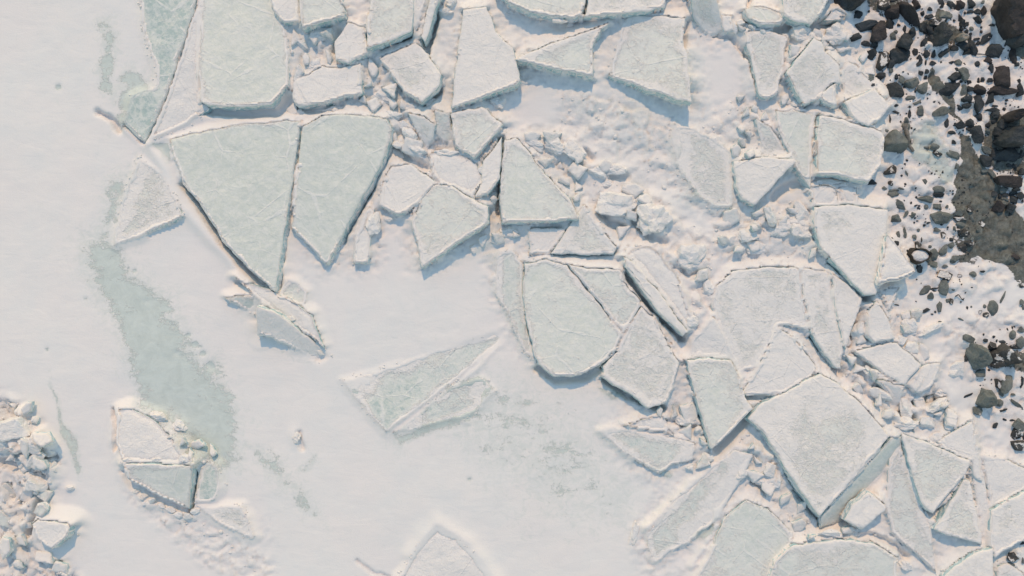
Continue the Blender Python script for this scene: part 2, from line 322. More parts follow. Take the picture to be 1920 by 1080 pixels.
# --- centre
S('long triangle slab with a straight bottom edge in the middle of the ice field', [(946,262),(966,258),(985,276),(1002,302),(1036,340),(1070,376),(1086,411),(1020,415),(941,419),(937,380),(941,320)], (0.30,0.0,0.07), 0.34, 0.42, 0.3)
S('small snowy wedge under the long triangle slab', [(990,430),(1061,428),(1030,474),(992,478)], (0.14,0,0.05), 0.75, 0.2)
S('rough triangular plate right of the small snowy wedge', [(1096,383),(1125,428),(1156,463),(1150,476),(1032,476),(1063,430)], (0.20,0,0.05), 0.46, 0.35)
S('large rounded slab with a curved lower edge in the middle', [(984,494),(1025,486),(1063,497),(1115,560),(1167,627),(1153,658),(1128,682),(1100,698),(1068,707),(1040,707),(1010,683),(992,625),(981,550)], (0.28,0.0,0.05), 0.32, 0.26, 0.3)
S('upper right piece split off the large rounded slab', [(1066,496),(1110,503),(1163,506),(1173,533),(1200,563),(1201,574),(1169,625),(1117,559)], (0.27,0.0,0.0), 0.40, 0.28, 0.3)
S('thin speckled plate along the left side of the large rounded slab', [(930,478),(960,468),(982,498),(979,550),(990,625),(1007,682),(985,662),(966,625),(950,585),(928,550)], (0.10,0.02,0), 0.38, 0.5, fade=(925, 530, 945, 530))
S('jagged slab below the split piece with a blue lower left side', [(1203,575),(1230,600),(1252,648),(1274,680),(1262,728),(1246,757),(1216,766),(1180,737),(1131,708),(1130,688),(1158,660),(1180,610)], (0.28,0.0,0.05), 0.42, 0.28, 0.3)
S('long thin blade of snowy ice over a dark teal crack', [(1169,482),(1190,494),(1243,558),(1291,622),(1281,630),(1236,588),(1200,538),(1173,500)], (0.34,0.02,0.0), 0.8, 0.3, 0.35)
S('snow covered plate behind the long thin blade', [(1172,470),(1215,464),(1240,480),(1275,530),(1300,600),(1292,618),(1246,556),(1194,492)], (0.24,0.04,0.0), 0.95, 0.3, 0.3, fade=(1270, 500, 1255, 510))
S('small bright wedge left of the great cracked slab', [(1336,594),(1357,625),(1374,672),(1337,668),(1293,664),(1298,637)], (0.17,0,-0.1), 0.62, 0.2)
S('great cracked slab, its broad left part', [(1334,573),(1344,535),(1375,508),(1440,500),(1498,503),(1505,560),(1518,622),(1490,612),(1461,610),(1440,648),(1417,690),(1387,697),(1377,677),(1353,623)], (0.16,0,0), 0.50, 0.22)
S('middle strip of the great cracked slab ending in a sharp point', [(1502,503),(1554,511),(1563,560),(1581,640),(1577,692),(1568,690),(1545,662),(1521,624),(1508,560)], (0.20,0,0.04), 0.52, 0.22)
S('right hand triangle of the great cracked slab above the snow blocks', [(1558,511),(1590,533),(1616,563),(1600,610),(1586,655),(1573,610),(1565,560)], (0.26,0.05,0.03), 0.55, 0.2)
S('smooth snowy plate set into the lower edge of the great cracked slab', [(1460,613),(1490,636),(1531,690),(1520,705),(1470,735),(1400,743),(1392,736),(1420,690)], (0.20,0,0.03), 0.85, 0.18)
S('tapering slab pointing down between two blue cracks', [(1287,675),(1330,671),(1371,676),(1390,715),(1397,745),(1412,765),(1375,805),(1334,843),(1319,790),(1301,730)], (0.32,0.0,0.03), 0.40, 0.25, 0.35)
S('upright rough slab with snow on top at the edge of the scree', [(1527,388),(1590,383),(1665,393),(1663,437),(1653,483),(1643,553),(1621,553),(1587,517),(1543,470),(1528,430)], (0.36,0.0,0.04), 0.56, 0.25, 0.4)
S('sharp white triangle jutting over a big blue shadow near the hollow stump', [(1665,440),(1690,470),(1717,509),(1693,521),(1647,533),(1655,483)], (0.55,0.02,0.05), 1.2, 0.1, 0.12)
S('small white triangle lying in the big blue shadow', [(1648,548),(1687,540),(1668,583)], (0.22,0,0), 1.2, 0.1, 0.15)
S('lumpy block under the rough upright slab', [(1627,589),(1644,564),(1667,600),(1679,636),(1640,643),(1627,632)], (0.28,0,0.05), 0.75, 0.3)
S('tipped slab right of the great cracked slab point', [(1604,660),(1640,650),(1681,643),(1728,684),(1697,722),(1670,708),(1630,680)], (0.26,0.05,0.08), 0.62, 0.25)
S('steep shaded facet below the tipped slab', [(1645,713),(1697,724),(1683,763),(1668,745)], (0.18,0.1,-0.7), 0.5, 0.4)
S('narrow block right of the tipped slab', [(1729,687),(1764,680),(1750,722),(1722,738),(1703,722)], (0.20,0,0.05), 0.7, 0.3)
# --- lower right
S('speckled plate with a long white ridge along its upper edge', [(1124,809),(1168,804),(1264,821),(1303,831),(1300,862),(1262,870),(1236,889),(1200,868),(1160,840)], (0.12,0.03,0.0), 0.40, 0.6, 0.25, fade=(1290, 880, 1260, 855))
S('small smooth snow triangle above the speckled plate', [(1170,799),(1243,780),(1264,817),(1215,806)], (0.17,0,0), 1.2, 0.2, fade=(1210, 775, 1215, 790))
S('long slanting slab with dark teal patches near the bottom', [(1213,1000),(1250,952),(1308,905),(1350,862),(1378,844),(1412,852),(1400,885),(1375,922),(1345,975),(1305,1005),(1226,1056),(1216,1030)], (0.12,0,-0.03), 0.40, 0.62, fade=(1380, 930, 1330, 900))
S('wide mottled slab at the bottom edge right of the slanting slab', [(1356,975),(1400,938),(1440,955),(1488,1000),(1480,1030),(1448,1060),(1440,1098),(1296,1098),(1330,1040)], (0.16,0,0), 0.34, 0.42)
S('rounded slab at the bottom edge under a curved blue crack', [(1441,1098),(1452,1052),(1490,1022),(1525,1017),(1583,1013),(1640,1020),(1684,1047),(1681,1098)], (0.30,0,-0.02), 0.42, 0.3)
S('largest diamond shaped slab in the lower right', [(1538,701),(1575,722),(1625,768),(1668,818),(1604,893),(1537,968),(1505,925),(1470,875),(1435,815),(1402,785),(1430,755),(1480,732)], (0.33,0.04,0.05), 0.50, 0.24, 0.32, 3.0, fade=(1662,795,1618,800))
S('long shaded broken face leaning along the lower right side of the diamond slab', [(1670,822),(1690,818),(1693,850),(1640,905),(1578,978),(1538,990),(1541,968),(1608,893)], (0.13,-0.75,-0.75), 0.22, 0.35, 0.2, 1.0)
S('thin strip broken off the lower left side of the diamond slab', [(1462,860),(1475,873),(1548,955),(1537,972),(1498,925),(1478,895)], (0.16,0,0), 0.7, 0.3)
S('smooth pale triangle slab right of the diamond slab', [(1690,812),(1750,835),(1820,865),(1813,886),(1780,925),(1750,963),(1730,946),(1702,865)], (0.28,0.03,0.05), 0.42, 0.22)
S('narrow pale triangle with a blue lower edge near the bottom right', [(1807,899),(1820,904),(1832,960),(1842,1022),(1773,1003),(1751,993),(1768,968)], (0.26,0,0.08), 0.46, 0.22)
S('long flat plate between the diamond slab and the pale triangles', [(1668,860),(1688,824),(1700,868),(1727,945),(1747,990),(1756,1075),(1720,1040),(1672,1000),(1661,945)], (0.13,0,0), 0.44, 0.3)
S('small block with a short blue shadow near the diamond slab', [(1627,923),(1660,947),(1661,957),(1617,993),(1583,975),(1597,947)], (0.34,0.08,0.06), 0.6, 0.2, 0.2)
S('raised slab with a slanting crest beside the smooth snow bank', [(1757,829),(1823,789),(1834,842),(1843,903),(1826,893),(1822,864),(1780,846)], (0.20,0,0), 0.62, 0.22)
S('slender upright strip along the right side of the pale triangles', [(1835,848),(1848,905),(1855,950),(1851,1034),(1846,1024),(1836,960),(1824,904)], (0.14,0,0), 0.52, 0.25)
S('snowy plate with grey speckles at the right edge', [(1842,853),(1880,860),(1938,882),(1938,908),(1858,954),(1851,905)], (0.14,0.02,0), 0.62, 0.4, fade=(1880, 850, 1885, 875))
S('big flat plate in the bottom right corner above the stones', [(1858,957),(1938,913),(1938,1003),(1905,1020),(1866,1048),(1856,1020)], (0.26,0,0.03), 0.52, 0.28)
S('sunlit tilted slab cut by the bottom edge near the corner', [(1756,1098),(1790,1062),(1830,1036),(1863,1027),(1864,1098)], (0.30,0.06,0.02), 0.52, 0.22)
S('low plate at the very bottom beside the corner stones', [(1868,1066),(1890,1056),(1915,1072),(1930,1098),(1870,1098)], (0.12,0,0), 0.6, 0.35)
# --- lower left and bottom
S('pale blue tilted slab at the foot of the snow wedge in the lower left', [(231,872),(280,870),(361,873),(359,910),(355,955),(300,931),(252,906),(236,893)], (0.26,0.06,-0.30), 0.34, 0.22, 0.35)
S('dark clear plate right of the pale blue tilted slab', [(378,880),(388,864),(408,876),(413,912),(402,938),(366,942)], (0.10,0,0), 0.25, 0.62, 0.2)
S('flat snowy plate with a thin upper crack below the dark clear plate', [(367,947),(410,950),(454,949),(468,980),(478,1006),(470,1010),(417,985)], (0.09,0,0), 0.45, 0.45, 0.2, fade=(440, 1010, 440, 985))
S('smooth snow wedge above the pale blue tilted slab', [(222,770),(242,764),(290,790),(327,828),(347,862),(330,868),(262,866),(228,862),(217,830)], (0.22,0,0.10), 1.3, 0.1, kind='snow_floe', fade=(260, 755, 262, 775))
S('small pale slab with a curved blue right side in the bottom left', [(60,983),(70,975),(100,978),(132,987),(127,1005),(97,1031),(70,1013)], (0.30,0.05,0.05), 0.66, 0.2)
S('snow buried slab rising to a ridge at the bottom centre', [(737,1098),(780,1030),(818,990),(860,1010),(890,1042),(926,1098)], (0.05,0,0.05), 1.3, 0.1, 0.4, kind='snow_floe', fade=(740, 1010, 770, 1040))
S('half buried slab ending in a right angled point below the snow field', [(640,712),(700,700),(800,664),(880,640),(945,622),(938,642),(850,716),(772,774),(723,811),(690,775),(662,742)], (0.028,0.0,0.062), 0.30, 0.56, 0.25, fade=(730, 640, 780, 700))
S('thin clear plate beside the right angled point', [(735,812),(776,782),(852,722),(905,708),(930,735),(890,775),(800,800)], (0.045,0,0), 0.36, 0.75, 0.15, fade=(905, 790, 860, 775))

def fractal_outline(pts, jit, seg=5.0, seed=0):
    r = np.random.default_rng(seed); out = []; n = len(pts)
    for i in range(n):
        a = np.array(pts[i]); b = np.array(pts[(i + 1) % n]); L = np.hypot(*(b - a)); k = max(1, int(L / seg))
        nrm = np.array([-(b - a)[1], (b - a)[0]]) / (L + 1e-9); ph = r.random() * 100
        for j in range(k):
            t = j / k; p = a + (b - a) * t
            env = min(1, 4 * t * (1 - t) + 0.25)
            o = env * jit * (1.5 * vnoise(np.array(ph + j * seg / 22.0), np.array(seed + i * 3.1), 5) + 0.8 * vnoise(np.array(ph + j * seg / 7.0), np.array(seed + i * 5.1), 6))
            # soften the corners a little
            if j == 0:
                c = (np.array(pts[i - 1]) - a); c2 = b - a
                p = a + 0.3 * (c / (np.hypot(*c) + 1e-9) + c2 / (L + 1e-9)) * 0.5
                o = 0
            out.append(p + nrm * float(o))
    return np.array(out)
def fadew(sl, x, y):
    if not sl['fade']: return np.zeros(np.shape(x))
    a, b_, c, d = sl['fade']; L = (c - a) ** 2 + (d - b_) ** 2
    t = 1 - ((x - a) * (c - a) + (y - b_) * (d - b_)) / L
    return np.clip(t + 0.35 * fbm(np.asarray(x, float), np.asarray(y, float), 40, 77, 3), -1, 2)
def plane(sl, x, y):
    cx, cy = sl['c']; h0, gx, gy = sl['h']
    return h0 + gx * (x - cx) / 100 + gy * (y - cy) / 100
for k, sl in enumerate(SL):
    sl['c'] = tuple(np.mean(sl['pts'], 0)); sl['out'] = fractal_outline(sl['pts'], 1.3 * sl['edge'], 5.0, k)
def build_slab(k, sl):
    O = sl['out']; n = len(O)
    x0, y0 = O.min(0); x1, y1 = O.max(0); st = 5.0
    gx, gy = np.meshgrid(np.arange(x0, x1, st), np.arange(y0, y1, st)); gx = gx.ravel() + rng.uniform(-1.4, 1.4, gx.size); gy = gy.ravel() + rng.uniform(-1.4, 1.4, gy.size)
    m = inside(gx, gy, O); gx, gy = gx[m], gy[m]; d = segdist(gx, gy, O) if len(gx) else gx
    m = d > 2.6; gx, gy, d = gx[m], gy[m], d[m]
    cen = O.mean(0); nx = np.empty((n, 2))
    for i in range(n):
        e = O[(i + 1) % n] - O[i - 1]; nx[i] = np.array([e[1], -e[0]]) / (np.hypot(*e) + 1e-9)
    area = 0.5 * np.sum(O[:, 0] * np.roll(O[:, 1], -1) - np.roll(O[:, 0], -1) * O[:, 1])
    if area < 0: nx = -nx
    ins_ = 1.3 if len(O) > 45 else 0.6; inn = O - nx * ins_
    P = np.concatenate([inn, np.stack([gx, gy], 1)]); dd = np.concatenate([np.full(n, 1.3), d])
    res = delaunay_2d_cdt([Vector(p) for p in P], [], [list(range(n))], 1, 1e-6)
    vo = np.array([tuple(v) for v in res[0]]); fo = res[2]
    if len(vo) != len(P):   # the rare merge: map by nearest
        dd = segdist(vo[:, 0], vo[:, 1], O)
    X, Y = vo[:, 0], vo[:, 1]
    cov_s = sl['cov']
    relief = 0.020 * fbm(X, Y, 55, 11 + k, 4) + 0.010 * fbm(X, Y, 14, 31 + k, 3)
    relief = relief * np.clip(dd / 11.0, 0.15, 1)
    lip = np.clip(1 - dd / (13.0 + 9.0 * fbm(X, Y, 60, 72, 2)), 0, 1) * (0.55 + 0.6 * fbm(X, Y, 45, 71, 2))
    if cov_s > 0.9: relief = relief * 1.6 - 0.05 * np.clip(1 - dd / 12.0, 0, 1) ** 2
    Z = plane(sl, X, Y) + relief + 0.012 * np.clip(lip, 0, 1)
    V = W(X, Y, 0); kz = (1 - Z / CAM_H) / PPM; V[:, 0] = (X - 960) * kz; V[:, 1] = (540 - Y) * kz; V[:, 2] = Z
    cov = cov_s + 0.6 * np.clip(fadew(sl, X, Y), 0, 1.5) + 0.40 * lip + 0.10 * fbm(X, Y, 120, 91 + k, 2)
    verts = [V]; cv = [cov]; base = len(V); faces = [tuple(f) for f in fo]; mi = [0] * len(faces); smo = [True] * len(faces)
    # the first n vertices of the cdt result are the outline when nothing was merged
    ring0 = list(range(n)) if len(vo) == len(P) else [int(np.argmin((X - p[0]) ** 2 + (Y - p[1]) ** 2)) for p in inn]
    zt = plane(sl, O[:, 0], O[:, 1])
    def world(Q, z):
        kk = (1 - z / CAM_H) / PPM; return np.stack([(Q[:, 0] - 960) * kk, (540 - Q[:, 1]) * kk, z], 1)
    rr = np.random.default_rng(900 + k); prev = ring0
    levels = [(0.0, 0.018), (0.25, 0.3), (0.6, 0.62), (1.0, 1.0)]
    for li, (f, dep) in enumerate(levels):
        off = sl['fl'] * f + (0 if li == 0 else 1) * rr.normal(0, 0.55, n)
        z = zt - (0.018 if li == 0 else dep * sl['t'])
        ph = O[:, 0]; jag = 0 if li == 0 else 1.2 * np.array(vnoise(O[:, 0] / 9.0 + li, O[:, 1] / 9.0, 3 + li))
        verts.append(world_at(O + nx * (off + jag)[:, None] if li else O, z, zt)); cv.append(np.full(n, cov_s + 0.2))
        cur = [base + li * n + i for i in range(n)]
        for i in range(n):
            j = (i + 1) % n; faces.append((prev[i], prev[j], cur[j], cur[i])); mi.append(0 if li == 0 else 1); smo.append(li == 0)
        prev = cur
    faces.append(tuple(prev)); mi.append(1); smo.append(False)
    V = np.concatenate(verts); cv = np.concatenate(cv)
    o = mesh_obj(sl['kind'], V, faces, [M_SLAB, M_WALL], None, smo, mi, {'cov': cv, 'tone': np.full(len(V), sl['tone'])})
    bm = bmesh.new(); bm.from_mesh(o.data); bmesh.ops.recalc_face_normals(bm, faces=bm.faces); bm.to_mesh(o.data); bm.free()
    recentre(o)
    tag(o, sl['label'], 'snow floe' if sl['kind'] == 'snow_floe' else 'ice floe', 'slabs of the shattered ice sheet')
    return o
def world_at(Q, z, zt):
    """below the rim the wall drops plumb from where the rim stands"""
    kk = (1 - zt / CAM_H) / PPM
    return np.stack([(Q[:, 0] - 960) * kk, (540 - Q[:, 1]) * kk, z], 1)
for k, sl in enumerate(SL): build_slab(k, sl)
# ------------------------------------------------------------------ the ground: snow, bare lake ice, mud of the shore
def axis(lo, hi, st, far):
    a = np.arange(lo, hi + st, st); g = []; p = st; q = a[-1]
    while q < far: p *= 1.25; q += p; g.append(q)
    g = np.array(g); return a, g
ax, gxp = axis(-80, 2000, 3.6, 9000); ay, gyp = axis(-70, 1150, 3.6, 6000)
XS = np.concatenate([(ax[0] - (gxp - ax[-1]))[::-1], ax, gxp]); YS = np.concatenate([(ay[0] - (gyp - ay[-1]))[::-1], ay, gyp])
GX, GY = np.meshgrid(XS, YS)
# lumpy parts: (outline, softness, block size, amplitude)
LUMP = [
 ([(540,20),(700,90),(850,200),(950,240),(1060,240),(1110,300),(1100,370),(1000,430),(930,450),(900,380),(830,350),(720,420),(735,300),(690,215),(545,210)], 40, 26, 0.16),
 ([(1060,240),(1110,300),(1190,330),(1330,440),(1345,500),(1330,560),(1310,650),(1250,560),(1180,470),(1120,400),(1100,330)], 40, 34, 0.14),
 ([(1370,300),(1400,200),(1380,180),(1300,230),(1180,190),(1050,160),(1040,250),(1200,330),(1370,420)], 60, 34, 0.16),
 ([(1340,400),(1530,370),(1545,470),(1450,500),(1380,500),(1335,480)], 40, 28, 0.17),
 ([(1380,180),(1455,190),(1460,300),(1380,300)], 30, 24, 0.14),
 ([(1340,40),(1480,60),(1600,60),(1650,160),(1600,220),(1480,200),(1400,60)], 30, 26, 0.13),
 ([(1600,560),(1720,590),(1740,700),(1800,780),(1780,820),(1680,790),(1620,740),(1570,700)], 30, 24, 0.18),
 ([(1210,740),(1330,760),(1340,860),(1300,900),(1240,830)], 30, 22, 0.13),
 ([(1380,800),(1470,860),(1540,980),(1700,1010),(1690,1060),(1500,1010),(1400,930),(1390,850)], 30, 24, 0.13),
 ([(-80,700),(60,770),(115,860),(95,960),(60,990),(150,1090),(150,1150),(-80,1150)], 40, 44, 0.42),
 ([(225,900),(300,930),(380,965),(520,1060),(500,1110),(380,1060),(300,990),(240,940)], 30, 15, 0.09),
 ([(280,780),(340,800),(420,860),(410,900),(360,870)], 24, 22, 0.14),
 ([(1600,-80),(2000,-80),(2000,460),(1860,560),(1740,560),(1660,420),(1640,200)], 60, 26, 0.14),
 ([(1740,600),(2000,560),(2000,820),(1860,800)], 60, 30, 0.14),
 ([(640,560),(930,560),(940,660),(800,700)], 120, 80, 0.015),
]
Z = 0.035 * fbm(GX, GY, 420, 1, 3) + 0.022 * fbm(GX, GY, 130, 2, 4) + 0.006 * fbm(GX, GY, 26, 3, 3)
ROUGH = np.zeros(GX.shape)
for pts, soft, cell, amp in LUMP:
    m = polymask(GX, GY, pts, soft)
    s = int(pts[0][0]) % 97
    k = m > 0
    b = np.zeros(GX.shape); b[k] = 0.62 * blocks(GX[k], GY[k], cell, s, 1.0) + 0.28 * blocks(GX[k], GY[k], cell * 0.48, s + 9, 1.0) + 0.30 * fbm(GX[k], GY[k], cell * 1.4, s + 20, 4)
    Z += amp * m * b; ROUGH = np.maximum(ROUGH, m * min(1, amp / 0.15))
# rounded or long snow banks: (polyline, half width px, height m)
RIDGE = [
 ([(276,268),(310,320),(345,392),(400,450),(450,505)], 13, 0.10), ([(278,268),(350,248),(470,232),(560,222)], 6, 0.06),
 ([(560,225),(640,212),(730,222)], 7, 0.07), ([(985,490),(1060,492),(1165,500)], 6, 0.10), ([(1125,806),(1165,800),(1305,826)], 6, 0.10),
 ([(1210,990),(1300,900),(1376,838),(1440,850)], 9, 0.14), ([(1300,1060),(1352,960),(1400,930)], 10, 0.10), ([(230,868),(300,866),(362,869)], 6, 0.16),
 ([(1290,670),(1370,670)], 5, 0.10), ([(728,818),(775,784),(855,724),(942,646)], 4, 0.03), ([(775,784),(830,780),(880,792)], 3, 0.03), ([(1600,700),(1680,790)], 9, 0.12),
 ([(1690,810),(1830,860)], 7, 0.07), ([(770,1040),(820,985),(880,1020),(930,1090)], 18, 0.10), ([(1170,480),(1240,470),(1320,600)], 22, 0.14),
 ([(1755,1095),(1830,1030),(1870,1020)], 8, 0.12), ([(1440,1040),(1520,1008),(1640,1012)], 8, 0.10), ([(220,760),(215,820),(228,870)], 8, 0.06),
]
for pts, w_, hh in RIDGE:
    d = segdist(GX + 3 * vnoise(GX / 30, GY / 30, 8), GY + 3 * vnoise(GX / 30, GY / 30, 9), pts, False); Z += hh * np.exp(-(d / w_) ** 2)
# snow banked up round every buried block and boulder
BL = [
 (1225,412,37,36,10,.42,'s'),(1155,383,42,24,8,.30,'s'),(1295,482,32,32,0,.34,'s'),(1120,322,20,14,20,.20,'s'),(1156,318,24,14,0,.20,'s'),(1140,345,16,10,0,.12,'s'),(933,190,17,14,0,.20,'s'),
 (1000,265,28,14,25,.18,'s'),(1040,270,24,16,30,.18,'s'),(1077,282,26,18,20,.22,'s'),(1503,62,26,27,0,.34,'s'),(1574,62,35,22,-12,.34,'s'),(1480,210,20,10,0,.12,'s'),
 (1490,195,7,6,0,.10,'b'),(1478,190,8,6,20,.10,'b'),(1466,196,7,6,0,.10,'b'),(1502,203,7,5,0,.08,'b'),(1572,165,8,4,0,.10,'b'),(1557,341,28,7,4,.16,'s'),(1537,340,8,6,0,.12,'s'),
 (770,250,20,12,35,.20,'b'),(780,280,28,14,30,.26,'s'),(745,270,14,10,0,.2,'b'),(760,235,16,10,30,.18,'b'),(835,288,26,9,5,.20,'s'),(880,320,20,12,0,.16,'s'),(905,318,12,14,0,.22,'b'),
 (1445,400,12,26,-15,.32,'b'),(1470,425,34,20,0,.22,'s'),(1500,430,24,16,10,.22,'s'),(1400,440,26,14,-10,.18,'s'),(1420,465,22,14,0,.16,'s'),(1370,450,18,12,0,.16,'b'),(1505,400,18,26,-10,.24,'b'),
 (1443,30,8,10,10,.16,'b'),(1376,52,7,12,0,.16,'b'),(1358,40,8,8,0,.14,'b'),(1412,50,9,5,30,.14,'b'),(1389,42,8,10,40,.16,'b'),(1430,58,7,5,0,.1,'b'),
 (1285,790,18,12,0,.20,'s'),(1327,860,14,12,0,.16,'s'),(1310,805,10,8,0,.14,'b'),(1422,902,16,10,20,.24,'s'),(1445,880,14,16,0,.18,'b'),(1460,900,12,18,30,.16,'b'),(1390,890,12,12,0,.12,'s'),
 (1755,762,30,11,-35,.28,'s'),(1700,795,24,14,0,.24,'s'),(1746,618,30,9,-28,.22,'s'),(1765,738,20,12,15,.2,'s'),(1740,792,18,14,0,.2,'b'),(1690,640,18,14,0,.2,'b'),(1712,650,16,14,20,.22,'b'),(1705,610,18,20,0,.18,'s'),
 (1612,620,14,18,10,.2,'b'),(1655,740,26,12,30,.2,'b'),(1700,770,14,24,0,.2,'b'),(1722,715,10,22,20,.2,'b'),(1640,700,24,10,30,.18,'s'),(1590,640,10,12,0,.12,'s'),(1585,660,8,10,0,.14,'s'),(1720,745,12,12,0,.18,'b'),
 (1782,800,9,9,0,.10,'b'),(1760,820,20,12,0,.12,'s'),(1800,690,16,16,0,.1,'b'),(1790,700,14,10,-30,.12,'b'),(1270,560,18,14,30,.2,'s'),(1300,600,14,14,0,.2,'s'),(1330,540,18,20,0,.16,'s'),(1240,530,14,10,30,.16,'s'),
 (565,80,16,10,30,.16,'b'),(590,120,18,12,0,.12,'s'),(600,60,14,10,0,.14,'b'),(580,170,20,14,0,.14,'s'),(640,150,12,10,0,.1,'s'),(600,62,22,16,0,.2,'s'),(560,140,14,18,0,.14,'b'),(835,20,16,10,0,.18,'s'),(845,5,12,10,0,.2,'s'),
 (740,130,20,12,0,.14,'s'),(720,180,26,16,0,.16,'s'),(770,200,20,10,10,.14,'s'),(740,215,18,9,0,.14,'s'),(625,205,26,8,-8,.16,'s'),(560,212,16,8,0,.12,'s'),(830,150,10,14,0,.12,'s'),(1050,38,16,5,0,.1,'b'),(1068,47,7,6,0,.12,'b'),
 (18,805,40,24,-20,.3,'b'),(58,832,34,20,20,.24,'b'),(88,846,24,13,10,.22,'b'),(60,862,28,12,-20,.22,'b'),(95,880,12,16,0,.18,'b'),(65,910,22,14,15,.26,'b'),(50,930,18,8,-20,.26,'b'),(95,1060,26,8,25,.10,'b'),(40,872,9,7,0,.2,'b'),(75,890,9,7,0,.2,'b'),(8,878,9,7,20,.2,'b'),
 (255,922,7,5,20,.12,'b'),(268,930,8,5,10,.10,'b'),(283,938,8,6,-20,.12,'b'),(300,948,10,6,15,.12,'b'),(318,956,11,5,15,.10,'b'),(332,966,12,7,0,.10,'b'),(350,968,11,6,0,.12,'b'),(272,944,6,5,0,.08,'b'),(368,958,12,7,0,.12,'s'),(296,782,18,10,20,.2,'s'),(335,800,18,12,20,.2,'s'),(345,860,14,10,0,.14,'s'),(295,863,12,6,0,.12,'s'),(240,862,12,6,0,.12,'s'),
 (330,845,6,5,0,.10,'b'),(290,775,8,6,0,.1,'b'),(555,820,9,14,-20,.16,'s'),(130,915,10,6,0,.12,'s'),(1660,1050,12,8,0,.16,'b'),(1700,1060,16,10,20,.14,'s'),(1560,1000,26,8,0,.14,'s'),(1620,960,12,14,0,.14,'b'),(1600,1000,22,8,5,.16,'s'),(1908,1040,12,14,0,.22,'s'),(1885,1062,12,9,20,.12,'b'),
 (1010,455,26,8,0,.12,'s'),(955,435,22,12,10,.14,'s'),(930,450,16,10,0,.14,'b'),(905,450,9,14,30,.16,'b'),(888,465,8,10,0,.12,'b'),(1100,395,10,8,0,.14,'b'),(700,420,16,24,0,.14,'s'),(725,410,12,6,0,.08,'s'),(505,600,26,6,28,.12,'s'),(545,598,12,8,30,.14,'b'),(600,660,10,6,30,.14,'b'),(560,545,9,7,0,.1,'b'),(1192,1000,10,30,10,.1,'s'),
]
for (px, py, rx, ry, rot, h, kd) in BL:
    r_ = max(rx, ry) * 2.2; i0, i1 = np.searchsorted(XS, (px - r_, px + r_)); j0, j1 = np.searchsorted(YS, (py - r_, py + r_))
    xx, yy = GX[j0:j1, i0:i1] - px, GY[j0:j1, i0:i1] - py; th = math.radians(rot); u = (xx * math.cos(th) + yy * math.sin(th)) / rx; v = (-xx * math.sin(th) + yy * math.cos(th)) / ry
    Z[j0:j1, i0:i1] += 0.30 * h * np.exp(-((u * u + v * v) / 1.9) ** 1.2)
